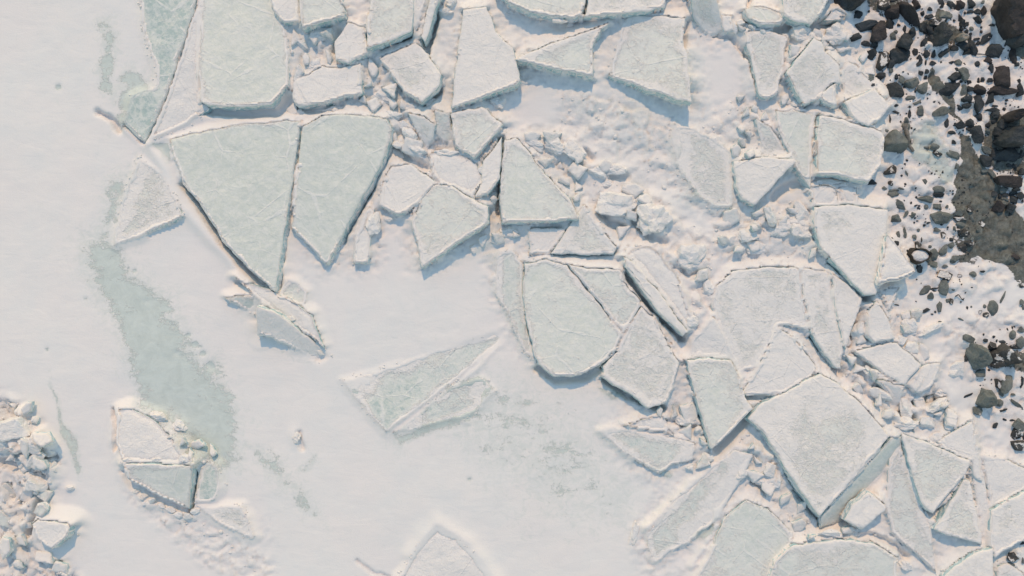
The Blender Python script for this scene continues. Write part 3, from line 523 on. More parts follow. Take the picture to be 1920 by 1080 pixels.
# cracks and hollows: (polyline, half width px, depth m)
TRENCH = [
 ([(342,345),(378,390),(420,458),(470,512),(516,555)], 6, 0.30), ([(182,210),(205,222),(222,243)], 6, 0.16), ([(374,-10),(320,158),(273,268)], 3.0, 0.12), ([(236,236),(270,268)], 3, 0.12),
 ([(552,290),(535,420),(520,540)], 6, 0.3), ([(728,270),(690,360),(640,450)], 8, 0.26), ([(380,205),(450,212),(520,210),(543,185)], 9, 0.20), ([(815,30),(803,80),(797,100)], 9, 0.30),
 ([(940,262),(940,330),(936,400)], 6, 0.30), ([(1290,40),(1283,60),(1281,95)], 3, 0.15), ([(1400,90),(1415,150),(1424,178)], 4, 0.2), ([(1480,145),(1495,180),(1505,198)], 5, 0.26),
 ([(1530,220),(1530,320)], 5, 0.24), ([(1530,438),(1560,490),(1600,535),(1625,560)], 7, 0.32), ([(1522,630),(1548,665),(1572,693)], 5, 0.22), ([(1590,650),(1612,580)], 3, 0.2),
 ([(1175,515),(1200,550),(1240,595),(1280,635)], 6, 0.34), ([(1010,690),(1045,714),(1100,706),(1150,675)], 7, 0.22), ([(1135,712),(1180,742),(1240,765)], 7, 0.26), ([(1395,745),(1460,745),(1525,712)], 4, 0.2),
 ([(1293,690),(1308,750),(1330,835)], 5, 0.28), ([(1345,845),(1380,810),(1412,775)], 8, 0.28), ([(1474,880),(1500,930),(1535,970)], 6, 0.24), ([(1580,1002),(1640,1004),(1680,1025),(1700,1045)], 6, 0.22),
 ([(1540,985),(1580,980),(1600,960)], 8, 0.16), ([(1734,950),(1748,968),(1770,945),(1812,892)], 4, 0.22), ([(230,885),(250,912),(300,940),(355,962)], 6, 0.10), ([(364,880),(362,920),(357,962)], 5, 0.30),
 ([(212,768),(218,800),(216,845)], 3.5, 0.14), ([(75,935),(62,975),(50,1000)], 6, 0.3), ([(0,868),(25,878),(42,872)], 10, 0.30), ([(36,942),(60,925)], 8, 0.3), ([(60,880),(80,892)], 6, 0.25), ([(86,852),(104,856)], 5, 0.18),
 ([(10,912),(16,940)], 6, 0.22), ([(560,812),(566,842)], 5, 0.10), ([(668,1050),(700,1075),(735,1085)], 3, 0.06), ([(500,535),(445,530)], 4, 0.10),
 ([(1000,430),(1050,427)], 5, 0.18), ([(1040,476),(1155,474)], 4, 0.14), ([(1125,395),(1145,420),(1170,425)], 7, 0.18), ([(1192,415),(1215,440),(1245,455)], 7, 0.16), ([(1265,500),(1290,516),(1310,510)], 5, 0.12),
 ([(1096,285),(1108,300)], 7, 0.16), ([(1150,330),(1175,332)], 6, 0.12), ([(1640,-5),(1650,30)], 4, 0.0), ([(1450,370),(1475,350),(1505,345)], 8, 0.2), ([(1575,700),(1565,690)], 7, 0.2), ([(1690,778),(1708,784)], 7, 0.3),
 ([(1715,755),(1765,745)], 8, 0.28), ([(636,58),(628,95)], 7, 0.2), ([(660,85),(690,75)], 5, 0.2), ([(540,205),(600,208),(640,200)], 7, 0.14), ([(700,86),(770,64)], 7, 0.2), ([(800,190),(822,170)], 8, 0.2),
 ([(730,270),(770,300),(800,318)], 7, 0.18), ([(816,280),(850,280)], 5, 0.16), ([(835,335),(870,330)], 4, 0.1), ([(1408,-10),(1400,40)], 4, 0.2), ([(1340,65),(1372,70),(1400,105)], 5, 0.15), ([(1455,60),(1490,50),(1530,50),(1560,40)], 8, 0.22),
 ([(92,850),(80,842)],4,0.1), ([(0,765),(30,790)],4,0.08), ([(1805,655),(1860,700)], 6, 0.0), ([(1235,785),(1300,800),(1320,800)],4,0.14), ([(1415,905),(1435,918)],6,0.18),
]
Z = np.where((GX > 1700) & (GX < 2100), Z, Z)
# bare ice showing through the snow: (outline, softness, strength)
ICEM = [
 ([(146,455),(205,420),(222,470),(275,520),(350,610),(420,720),(440,790),(450,870),(400,890),(330,830),(270,770),(235,690),(205,600),(165,530)], 110, 0.74),
 ([(200,330),(262,290),(240,420),(150,460),(205,380)], 90, 0.62), ([(182,40),(215,30),(225,180),(205,200),(188,170)], 50, 0.66), ([(235,120),(295,130),(290,200),(240,240),(200,240)], 60, 0.68),
 ([(285,275),(312,275),(318,310),(300,300)], 14, 0.8), ([(80,690),(110,740),(140,820),(150,900),(125,880),(110,790)], 16, 0.62), ([(430,810),(520,860),(600,950),(610,990),(560,960),(470,870)], 50, 0.54),
 ([(725,815),(800,780),(900,700),(1000,690),(1130,790),(1180,880),(1230,950),(1180,1000),(1000,980),(880,860),(800,815),(735,835)], 160, 0.42),
 ([(830,720),(900,700),(935,740),(890,790),(800,812),(740,832),(728,815),(780,790)], 40, 0.70), ([(645,720),(720,815),(700,740)], 20, 0.55), ([(915,720),(1050,720),(1120,790),(1080,860),(960,830)], 140, 0.42),
 ([(930,470),(980,500),(1000,660),(960,640),(930,560)], 30, 0.5), ([(1110,715),(1150,720),(1180,750),(1140,750)], 16, 0.62), ([(1180,850),(1250,880),(1270,910),(1230,900)], 20, 0.5),
 ([(590,840),(550,880),(560,900),(600,870)], 30, 0.5), ([(1240,240),(1370,290),(1370,390),(1290,380)], 60, 0.52), ([(870,440),(930,450),(935,490),(900,490)], 18, 0.4), ([(1040,160),(1200,190),(1250,250),(1100,240)], 90, 0.42),
 ([(1700,240),(1740,215),(1790,290),(1800,350),(1760,360),(1710,300)], 40, 0.66), ([(1300,1000),(1340,960),(1340,1000),(1290,1030)], 16, 0.55), ([(470,630),(500,640),(600,680),(560,670)], 12, 0.5),
]
ICEA = np.zeros(GX.shape)
wx, wy = GX + 22 * fbm(GX, GY, 70, 61, 4), GY + 22 * fbm(GX, GY, 70, 65, 4)
for pts, soft, st in ICEM: ICEA = np.maximum(ICEA, st * polymask(wx, wy, pts, soft))
for sx, sy, sr in ((252,508,4),(240,504,2.5),(330,662,5),(340,668,3),(325,610,3),(352,628,5),(366,647,6),(380,663,6),(392,684,6),(398,690,5),(375,650,3),(275,565,3),(160,560,3),(88,655,3),(880,899,4),(556,822,4),(342,398,5),(365,146,6),(108,163,6),(366,73,3)):
    ICEA = np.maximum(ICEA, 0.85 * np.exp(-((GX - sx) ** 2 + (GY - sy) ** 2) / (1.3 * sr) ** 2)); Z -= 0.03 * np.exp(-((GX - sx) ** 2 + (GY - sy) ** 2) / sr ** 2)
MUDM = [
 ([(1745,125),(1756,130),(1762,160),(1790,190),(1802,215),(1800,235),(1785,215),(1760,185),(1738,165)], 22, 0.95),
 ([(1795,240),(1825,262),(1842,300),(1872,340),(1900,390),(1935,425),(1960,560),(1920,530),(1880,490),(1850,480),(1820,460),(1800,430),(1785,380),(1790,330),(1805,300)], 26, 0.92),
 ([(1790,430),(1850,450),(1830,500),(1790,490)], 24, 0.55), ([(1880,480),(1920,470),(1950,540),(1910,550)], 24, 0.50), ([(1760,10),(1790,20),(1780,50),(1755,35)], 14, 0.7),
 ([(1850,200),(1935,200),(1935,330),(1860,320),(1840,270)], 40, 0.62), ([(1700,20),(1800,30),(1840,90),(1780,100),(1720,70)], 50, 0.60), ([(1830,660),(1940,650),(1940,690),(1860,700)], 30, 0.6),
 ([(1620,-40),(1700,-40),(1720,30),(1640,30)], 30, 0.55), ([(1880,-40),(1960,-40),(1960,130),(1900,110)], 20, 0.7),
]
MUDA = np.zeros(GX.shape)
wx, wy = GX + 14 * fbm(GX, GY, 40, 81, 3), GY + 14 * fbm(GX, GY, 40, 85, 3)
for pts, soft, st in MUDM: MUDA = np.maximum(MUDA, st * polymask(wx, wy, pts, soft))
Z += MUDA * (0.05 * fbm(GX, GY, 13, 55, 3) - 0.03)
# snow drifted up against the slabs: high on the sides turned to the wind, none where a side hangs over a hollow
def wout(sl):
    zc = plane(sl, sl['out'][:, 0], sl['out'][:, 1]); kk = (1 - zc / CAM_H)
    return np.stack([(sl['out'][:, 0] - 960) * kk + 960, (sl['out'][:, 1] - 540) * kk + 540], 1)
for sl in SL: sl['w'] = wout(sl)
WIND = vnoise(GX / 70, GY / 70, 301)
BUR = np.zeros(GX.shape); R1 = np.full(GX.shape, 9.0); CNT = np.zeros(GX.shape, int)
for sl in SL:
    Ow = sl['w']; x0, y0 = Ow.min(0) - 60; x1, y1 = Ow.max(0) + 60
    m = (GX > x0) & (GX < x1) & (GY > y0) & (GY < y1); a, b = GX[m], GY[m]
    ins = inside(a, b, Ow); best = np.full(a.shape, 1e9); ny_ = np.zeros(a.shape); nxp = a.copy(); nyp = b.copy(); n = len(Ow)
    for i in range(n):
        p, q = Ow[i], Ow[(i + 1) % n]; v = q - p; L = v @ v + 1e-9
        t = np.clip(((a - p[0]) * v[0] + (b - p[1]) * v[1]) / L, 0, 1); ex = a - p[0] - t * v[0]; ey = b - p[1] - t * v[1]; dd = np.hypot(ex, ey)
        k = dd < best; best = np.where(k, dd, best); ny_ = np.where(k, ey / (dd + 1e-6), ny_); nxp = np.where(k, p[0] + t * v[0], nxp); nyp = np.where(k, p[1] + t * v[1], nyp)
    rim = np.clip(plane(sl, nxp, nyp), 0.0, 0.7)
    south = np.clip(ny_, -1, 1)                      # +1: this side faces down the picture, the lee
    bury = np.clip(0.62 - 0.75 * south + 0.55 * WIND[m] - 0.9 * (rim - 0.12), 0, 1)
    bury = np.where(rim < 0.11, np.maximum(bury, 0.8 + 0.2 * WIND[m]), bury)
    width = 7 + 70 * rim
    tgt = rim * bury - (rim * 1.0) * (best / width) ** 0.9 * bury
    z = Z[m]; z = np.where((~ins) & (tgt > z) & (rim > 0.01) & (best < width), tgt, z); Z[m] = z
    k = ins & (best < 12) & (bury > 0.3); BUR[m] = np.where(k, np.maximum(BUR[m], bury), BUR[m])
    nr_ = (~ins) & (best < 8); R1[m] = np.where(nr_, np.minimum(R1[m], rim), R1[m]); CNT[m] += nr_
# wind crust and small rubble in the gaps
NEAR = np.zeros(GX.shape)
for sl in SL:
    if sl['c'][0] < 500 and sl['c'][1] < 700: continue
    Ow = sl['w']; x0, y0 = Ow.min(0) - 45; x1, y1 = Ow.max(0) + 45
    m = (GX > x0) & (GX < x1) & (GY > y0) & (GY < y1); dd = segdist(GX[m], GY[m], sl['pts']); NEAR[m] = np.maximum(NEAR[m], np.clip(1 - dd / 42, 0, 1))
NEAR *= np.clip((GX - 540) / 60 + (GY > 700), 0, 1) * np.clip(1.0 - polymask(GX, GY, [(560,520),(900,500),(960,640),(1120,760),(1200,960),(1100,1100),(600,1140),(500,900)], 60), 0, 1)
k = NEAR > 0.01; q = np.zeros(GX.shape); q[k] = 0.034 * blocks(GX[k], GY[k], 17, 201, 1.3) + 0.035 * blocks(GX[k], GY[k], 8.5, 211, 1.2) + 0.03 * fbm(GX[k], GY[k], 22, 221, 3)
Z += np.sqrt(NEAR) * q; ROUGH = np.maximum(ROUGH, 0.8 * NEAR)
# narrow seams between two slabs are packed with blown snow for much of their length
seam = (CNT >= 2) & (WIND > -0.45)
Z = np.where(seam, np.maximum(Z, R1 - 0.035 - 0.05 * np.clip(-WIND, 0, 1)), Z)
TR = np.zeros(GX.shape)
for pts, w_, hh in TRENCH:
    d = segdist(GX + 2.0 * vnoise(GX / 11, GY / 11, 18), GY + 2.0 * vnoise(GX / 11, GY / 11, 19), pts, False); TR = np.maximum(TR, hh * np.exp(-(d / w_) ** 4))
Z -= TR
# keep the snow below every slab that lies on it, over it where the slab dips under the drift
for sl in SL:
    Ow = sl['w']; x0, y0 = Ow.min(0) - 12; x1, y1 = Ow.max(0) + 12
    m = (GX > x0) & (GX < x1) & (GY > y0) & (GY < y1)
    a, b = GX[m], GY[m]; ins = inside(a, b, Ow); dd = segdist(a, b, Ow); pl = plane(sl, a, b); fw = fadew(sl, a, b)
    z = Z[m]; lim = pl - 0.034 - 0.003 * np.minimum(dd, 8)
    over = fw > 0.55; lap = ins & ~over & (BUR[m] > 0.3) & (dd < 7.0 + 5.0 * np.maximum(fbm(a, b, 16, 401, 3), 0)) & (TR[m] < 0.05)
    z = np.where(ins & ~over, np.minimum(z, np.where(dd < 2.5, pl + 0.004, lim)), z)
    z = np.where(lap, pl + 0.022 - 0.0030 * dd + 0.010 * fbm(a, b, 14, 402, 3), z)
    z = np.where(ins & over, np.maximum(z, pl + 0.03 * np.clip((fw - 0.5) * 3, 0, 1) - 0.01), z)
    z = np.where((~ins) & (dd < 9) & ((TR[m] > 0.04) | (BUR[m] < 2)) & ~over, np.minimum(z, np.clip(pl, -0.05, 2) + 0.018 + 0.005 * dd), z)
    Z[m] = z
def ground_z(px, py):
    i = np.clip(np.searchsorted(XS, px) - 1, 0, len(XS) - 2); j = np.clip(np.searchsorted(YS, py) - 1, 0, len(YS) - 2)
    return float(Z[j:j + 2, i:i + 2].mean())
ny, nx_ = GX.shape
V = np.stack([(GX - 960) / PPM, (540 - GY) / PPM, Z], -1).reshape(-1, 3)
me = bpy.data.meshes.new('ground'); nf = (ny - 1) * (nx_ - 1)
idx = np.arange(ny * nx_).reshape(ny, nx_)
F = np.stack([idx[1:, :-1], idx[1:, 1:], idx[:-1, 1:], idx[:-1, :-1]], -1).reshape(-1)
me.vertices.add(len(V)); me.vertices.foreach_set('co', V.astype(np.float32).ravel())
me.loops.add(nf * 4); me.loops.foreach_set('vertex_index', F.astype(np.int32))
me.polygons.add(nf); me.polygons.foreach_set('loop_start', np.arange(0, nf * 4, 4, dtype=np.int32)); me.polygons.foreach_set('use_smooth', np.ones(nf, bool))
me.update(calc_edges=True); me.materials.append(M_GROUND)
for nm, arr in (('ice', ICEA), ('mud', MUDA), ('rough', 0.12 + 0.88 * ROUGH)):
    a = me.attributes.new(nm, 'FLOAT', 'POINT'); a.data.foreach_set('value', arr.astype(np.float32).ravel())
go = bpy.data.objects.new('ground', me); C.objects.link(go); go['kind'] = 'structure'
# ------------------------------------------------------------------ solids: stones and snow blocks
_ICO = {}
def ico(sub):
    if sub not in _ICO:
        bm = bmesh.new(); bmesh.ops.create_icosphere(bm, subdivisions=sub, radius=1)
        _ICO[sub] = (np.array([v.co[:] for v in bm.verts]), [tuple(v.index for v in f.verts) for f in bm.faces]); bm.free()
    return _ICO[sub]
def solid(name, px, py, rx, ry, rot, hgt, mat, seed, facets=12, sharp=1.0, sub=3, rough=0.05, sink=0.35, base=None, flatcut=None, cavity=None):
    """an angular or rounded lump; rx, ry in photograph pixels, hgt in metres above the snow"""
    r = np.random.default_rng(seed); U, Fc = ico(sub)
    nn = np.concatenate([np.array([[1, 0, 0], [-1, 0, 0], [0, 1, 0], [0, -1, 0], [0, 0, 1], [0.7, 0.7, 0.3], [-0.7, 0.6, 0.3]]) + r.normal(0, 0.38, (7, 3)), r.normal(size=(max(1, facets - 5), 3))])
    nn /= np.linalg.norm(nn, axis=1)[:, None]; dist = r.uniform(0.62, 0.98, len(nn))
    dots = U @ nn.T; rad = np.where(dots > 0.05, dist[None] / np.maximum(dots, 0.05), 9).min(1); rad = np.minimum(rad, 1.3)
    rad = sharp * rad + (1 - sharp) * 0.95
    a1 = vnoise(U[:, 0] * 2.2 + seed % 57, U[:, 1] * 2.2 + U[:, 2] * 1.7, seed % 31); a2 = vnoise(U[:, 0] * 6 + seed % 23, U[:, 1] * 6 + U[:, 2] * 5, seed % 37)
    rad = rad * (1 + rough * 1.6 * a1 + rough * 0.8 * a2)
    P = U * rad[:, None]
    if flatcut is not None:
        c = np.array(flatcut[:3]); c = c / np.linalg.norm(c); s = P @ c; over = np.maximum(s - flatcut[3], 0); P = P - over[:, None] * c[None]
    if cavity: # hollow with snow inside is built apart; here the top is pushed in
        q = np.hypot(P[:, 0], P[:, 1]); P[:, 2] = np.where((P[:, 2] > 0) & (q < cavity), 0.25, P[:, 2])
    P = P * np.array([1 / max(0.2, np.abs(P[:, 0]).max()), 1 / max(0.2, np.abs(P[:, 1]).max()), 1 / max(0.2, P[:, 2].max())])
    zb = ground_z(px, py) if base is None else base
    full = hgt / (1 - sink * 0.0)
    th = math.radians(-rot); c_, s_ = math.cos(th), math.sin(th); X = P[:, 0] * rx / PPM; Y = P[:, 1] * ry / PPM
    zmid = hgt * 0.5 + zb; k = (1 - zmid / CAM_H); X, Y = X * k, Y * k
    V = np.stack([X * c_ - Y * s_, X * s_ + Y * c_, P[:, 2] * full * np.where(P[:, 2] < 0, 0.8, 1.0)], 1)
    o = mesh_obj(name, V, Fc, mat, None, sharp < 0.6)
    if sharp >= 0.6:
        for p in o.data.polygons: p.use_smooth = True
        bm = bmesh.new(); bm.from_mesh(o.data)
        for e in bm.edges:
            if len(e.link_faces) == 2 and e.calc_face_angle(0) > math.radians(13): e.smooth = False
        bm.to_mesh(o.data); bm.free()
    o.location = ((px - 960) / PPM * k, (540 - py) / PPM * k, zb)
    return o
ORD = ['first', 'second', 'third', 'fourth', 'fifth', 'sixth', 'seventh', 'eighth', 'ninth', 'tenth', 'eleventh', 'twelfth', 'thirteenth', 'fourteenth', 'fifteenth', 'sixteenth', 'seventeenth', 'eighteenth', 'nineteenth', 'twentieth']
DIRS = ['right', 'lower right', 'below', 'lower left', 'left', 'upper left', 'above', 'upper right']
def sector(dx, dy): return int(((math.degrees(math.atan2(dy, dx)) + 22.5) % 360) // 45)
def label_all(items, marks, noun):
    """items: dicts with px, py, o, words. Each is told from the rest by its look, side and rank from a landmark one can find"""
    b = {}
    for it in items:
        mk = min(marks, key=lambda m: math.hypot(m[0] - it['px'], m[1] - it['py'])); s = sector(it['px'] - mk[0], it['py'] - mk[1])
        it['d'] = math.hypot(mk[0] - it['px'], mk[1] - it['py']); b.setdefault((mk[2], s, it['words']), []).append(it)
    for (m, s, words), L in b.items():
        L.sort(key=lambda i: i['d'])
        side = {'above': 'above', 'below': 'below'}.get(DIRS[s], DIRS[s] + ' of')
        for q, it in enumerate(L):
            it['o']['label'] = '%s %s, %s%s %s' % (words, noun, (ORD[q] + ', ') if len(L) > 1 else '', side, m)

# stones read off the photograph in enlarged tiles: (origin x, origin y, scale, [(x, y, rx, ry, rotation clockwise, kind)])
# kinds: d dark, g grey, r reddish, t tan, s snow topped, m rounded
TILES = [
 (1560, 0, 6.0, [(300,160,45,40,0,'d'),(400,270,112,60,-12,'D'),(545,350,82,98,0,'R'),(275,405,52,38,-30,'d'),(385,480,55,30,12,'d'),(480,500,35,33,0,'d'),(450,610,55,56,0,'d'),(590,670,64,90,0,'s'),(670,710,35,45,0,'d'),(670,790,25,26,0,'g'),(555,850,45,38,30,'d'),(435,880,38,38,0,'g'),(465,950,22,15,0,'d'),(725,850,20,28,0,'d'),(785,890,30,42,0,'g'),(915,920,75,48,-35,'g'),(1010,985,55,62,30,'g'),(700,1010,86,78,0,'D'),(1000,820,25,25,0,'d'),(985,650,35,40,0,'d'),(980,720,50,22,-40,'d'),(780,620,96,74,-10,'D'),(660,260,50,55,0,'d'),(700,130,80,85,0,'R'),(600,60,70,50,30,'s'),(690,405,46,38,0,'g'),(820,320,20,42,0,'d'),(920,350,45,55,0,'d'),(1040,480,30,50,0,'d'),(935,580,30,35,0,'d'),(1070,600,35,40,0,'d'),(720,360,25,20,0,'g'),(960,50,45,65,-25,'r'),(1070,800,20,25,0,'d'),(1060,870,20,25,0,'d'),(1060,700,12,30,0,'d'),(690,10,40,22,0,'d'),(1020,150,22,25,0,'d'),(1065,190,25,20,0,'d'),(750,280,20,15,0,'d'),(1040,300,60,60,0,'d'),(420,125,12,12,0,'d')]),
 (1740, 0, 6.0, [(25,100,26,20,0,'d'),(30,185,35,25,0,'d'),(100,240,70,42,-15,'s'),(260,50,45,40,0,'d'),(360,200,28,50,0,'d'),(430,280,42,28,-40,'d'),(570,125,42,30,20,'d'),(640,110,25,50,0,'r'),(570,205,45,45,0,'d'),(295,230,15,15,0,'d'),(390,260,30,35,0,'d'),(490,320,22,20,30,'g'),(480,380,15,18,0,'d'),(600,305,12,12,0,'d'),(600,355,14,16,0,'r'),(660,420,76,38,-45,'D'),(770,560,95,72,0,'D'),(400,410,45,35,0,'t'),(690,680,45,40,30,'r'),(715,770,30,50,0,'d'),(565,715,25,28,0,'d'),(55,705,30,25,0,'d'),(150,700,12,14,0,'d'),(265,700,35,18,-20,'d'),(860,850,95,100,0,'R'),(410,825,42,66,-30,'g'),(300,860,68,46,-25,'d'),(500,520,55,80,0,'d'),(450,580,45,28,-15,'d'),(570,480,25,22,0,'d'),(400,500,60,50,0,'d'),(300,535,35,30,0,'d'),(200,580,60,25,-45,'d'),(150,610,25,35,0,'d'),(70,600,20,40,0,'d'),(345,700,30,30,0,'g'),(410,720,12,16,0,'d'),(330,775,18,20,0,'d'),(820,1010,165,48,3,'R'),(1045,1000,35,75,0,'d'),(1030,905,22,22,0,'d'),(600,1000,60,50,0,'r'),(480,1000,40,35,0,'d'),(415,1020,40,60,0,'g'),(460,915,30,18,0,'d'),(375,915,22,16,0,'d'),(570,905,14,28,0,'d'),(245,990,105,72,-30,'D'),(620,890,20,22,0,'d'),(700,900,30,20,0,'d'),(730,282,32,16,0,'d'),(970,620,35,80,0,'r'),(1010,720,25,20,0,'d'),(418,145,16,14,0,'d'),(480,130,30,18,0,'d'),(380,50,50,50,0,'r'),(490,30,35,50,0,'d'),(620,20,18,18,0,'g'),(550,440,30,15,0,'d'),(380,320,16,22,0,'d'),(440,350,20,25,0,'d'),(480,420,14,20,0,'d'),(200,160,72,46,0,'g'),(140,30,50,55,0,'d'),(60,440,50,70,0,'d'),(30,320,40,60,0,'d')]),
 (1560, 180, 6.0, [(885,20,45,22,0,'g'),(965,75,52,14,-25,'g'),(1005,160,36,55,0,'g'),(720,105,30,18,0,'d'),(720,180,40,14,20,'d'),(655,260,12,50,0,'d'),(875,200,16,45,0,'d'),(845,265,22,36,0,'g'),(815,345,55,40,0,'g'),(605,390,32,20,0,'g'),(900,500,20,35,0,'s'),(680,840,70,50,0,'s'),(455,965,55,28,0,'d'),(665,975,28,28,0,'s'),(598,1035,25,18,30,'g'),(695,1065,50,20,0,'g'),(845,870,12,35,-25,'g'),(1050,960,25,36,0,'g'),(1068,580,35,18,0,'g'),(780,1040,30,12,20,'g')]),
 (1740, 180, 6.0, [(150,170,85,48,-25,'g'),(210,300,20,50,0,'d'),(270,410,40,22,0,'d'),(370,325,56,40,-10,'d'),(480,300,42,45,0,'d'),(480,370,40,30,0,'d'),(575,430,68,82,0,'D'),(665,390,30,30,0,'g'),(580,225,44,33,30,'d'),(680,325,26,26,0,'d'),(360,130,35,25,30,'d'),(450,30,65,50,0,'D'),(445,100,45,30,0,'d'),(580,80,65,100,0,'D'),(710,30,45,55,0,'D'),(750,110,35,14,0,'d'),(730,155,70,20,0,'d'),(860,145,16,20,0,'d'),(770,200,45,40,0,'d'),(740,285,25,22,0,'d'),(80,570,45,32,-10,'m'),(100,640,50,28,25,'s'),(290,520,32,25,0,'d'),(330,785,25,28,0,'g'),(300,660,72,36,30,'g'),(650,600,58,34,35,'g'),(750,640,65,60,0,'d'),(680,730,70,60,0,'D'),(900,640,135,76,0,'D'),(920,950,120,68,0,'R'),(920,780,28,25,0,'d'),(980,785,30,28,0,'d'),(1060,850,45,35,0,'d'),(640,835,35,25,0,'g'),(810,720,15,18,0,'d'),(850,300,50,60,0,'D'),(800,400,56,60,0,'D'),(870,450,35,35,0,'g'),(730,880,30,62,-40,'g'),(125,1050,60,36,0,'m'),(1055,950,15,15,0,'d'),(1000,1050,40,30,0,'d'),(850,1050,45,40,0,'g'),(1060,650,25,40,0,'d')]),
 (1640, 360, 7.714, [(270,30,70,40,0,'g'),(355,165,105,55,38,'G'),(320,380,66,62,0,'g'),(465,310,24,56,25,'g'),(563,325,32,45,0,'g'),(755,105,98,48,15,'G'),(935,30,66,45,0,'d'),(530,160,10,18,0,'d'),(745,215,30,30,0,'m'),(925,220,55,40,0,'g'),(1055,215,18,25,0,'g'),(960,135,15,14,0,'d'),(985,370,150,85,-5,'G'),(345,620,25,45,0,'m'),(440,585,22,72,-8,'g'),(590,640,30,38,0,'g'),(675,680,18,40,0,'s'),(905,545,45,30,0,'g'),(995,625,38,50,0,'s'),(780,445,22,16,0,'d'),(640,545,22,22,0,'g'),(805,790,22,18,0,'m'),(860,905,60,76,0,'m'),(630,765,50,52,0,'s'),(700,840,52,30,30,'g'),(1010,820,50,84,30,'G'),(320,740,35,30,0,'d'),(318,840,48,70,0,'s'),(255,665,15,9,40,'d'),(1015,1065,42,20,0,'g'),(765,985,45,45,0,'g'),(840,1045,60,50,0,'g'),(20,205,20,14,0,'d')]),
 (1780, 360, 7.714, [(660,20,45,35,0,'d'),(740,60,25,30,0,'d'),(815,40,40,28,0,'d'),(815,102,45,34,0,'g'),(880,35,16,20,0,'d'),(940,10,45,25,0,'d'),(950,110,58,66,0,'d'),(1035,50,45,60,0,'d'),(735,200,75,72,0,'R'),(900,230,55,58,0,'d'),(885,325,20,20,0,'d'),(1070,130,15,20,0,'d'),(300,240,45,44,0,'s'),(150,300,60,40,0,'g'),(330,370,32,74,-22,'g'),(460,455,50,45,0,'s'),(160,380,85,40,0,'s'),(175,470,65,40,-10,'g'),(80,525,24,35,0,'g'),(170,590,42,24,-40,'d'),(250,600,58,58,0,'S'),(330,675,28,25,0,'g'),(290,740,60,38,0,'s'),(210,800,70,50,20,'s'),(30,690,30,25,0,'d'),(40,765,36,45,0,'g'),(70,975,80,48,0,'G'),(950,930,72,38,10,'r'),(420,555,30,24,0,'g')]),
 (1640, 500, 7.714, [(735,345,80,42,-38,'m'),(1005,300,62,96,0,'m'),(870,315,58,11,-10,'d'),(815,425,36,46,10,'g'),(950,580,44,82,0,'g'),(740,632,52,24,-20,'d'),(830,685,18,10,0,'d'),(878,655,14,14,0,'d'),(600,500,10,7,0,'d'),(1060,490,25,30,0,'g'),(1040,125,100,56,20,'s'),(850,350,30,12,0,'d'),(905,85,12,10,0,'d'),(965,800,32,12,25,'g'),(640,20,60,44,30,'d'),(315,548,38,10,10,'d')]),
 (1780, 500, 7.714, [(345,105,36,40,0,'g'),(485,70,35,14,0,'d'),(160,130,35,22,0,'s'),(638,592,66,96,8,'M'),(775,450,20,84,25,'g'),(515,575,20,24,0,'m'),(450,650,28,20,-50,'s'),(540,692,32,30,0,'s'),(260,590,14,22,0,'d'),(320,580,12,12,0,'g'),(175,762,38,13,20,'g'),(1050,510,28,40,0,'g'),(1072,590,18,40,0,'g'),(30,490,28,42,0,'s'),(60,330,22,18,0,'g'),(1055,290,38,14,0,'d'),(845,905,9,22,-20,'d'),(915,885,10,28,10,'d'),(930,985,38,58,0,'m'),(1045,920,40,42,0,'g'),(325,300,14,8,0,'d')]),
 (1740, 600, 6.0, [(480,215,68,40,35,'g'),(655,225,26,20,0,'d'),(735,300,42,45,0,'S'),(1055,240,50,70,0,'g'),(612,605,54,42,0,'g'),(840,250,40,20,0,'d'),(975,300,45,28,15,'S'),(575,1020,50,44,0,'g'),(812,935,34,34,0,'m'),(890,725,58,90,20,'g'),(800,710,42,50,0,'s'),(830,830,30,50,-30,'g'),(840,1020,50,14,-18,'d'),(960,840,20,12,0,'g'),(1000,945,82,24,32,'g'),(1065,690,25,66,0,'d'),(430,435,18,38,0,'d'),(445,848,55,12,-22,'d')]),  # last entry is no stone: thin dark lump standing in for a shaded crevice
 (1740, 740, 6.0, [(765,350,22,30,30,'d'),(860,280,30,11,20,'d'),(950,288,26,12,0,'d'),(1035,330,58,66,0,'G'),(1005,430,52,62,0,'s'),(1030,560,72,60,0,'S'),(275,345,40,32,-20,'g'),(1075,470,12,40,0,'d')]),
 (1800, 960, 9.0, [(905,760,84,66,20,'S'),(1060,520,34,28,0,'d'),(1070,830,30,50,0,'g'),(880,885,60,22,10,'g')]),
]
MATS = {'d': M_ROCK, 'D': M_ROCK, 'g': M_ROCKG, 'G': M_ROCKG, 'r': M_ROCKR, 'R': M_ROCKR, 't': M_ROCKT, 's': M_ROCKS, 'S': M_ROCKS, 'm': M_ROCKG, 'M': M_ROCKG}
COL = {'d': 'dark', 'g': 'grey', 'r': 'reddish brown', 't': 'tan', 's': 'snow dusted dark', 'm': 'smooth grey'}
stones = []; sd = 100
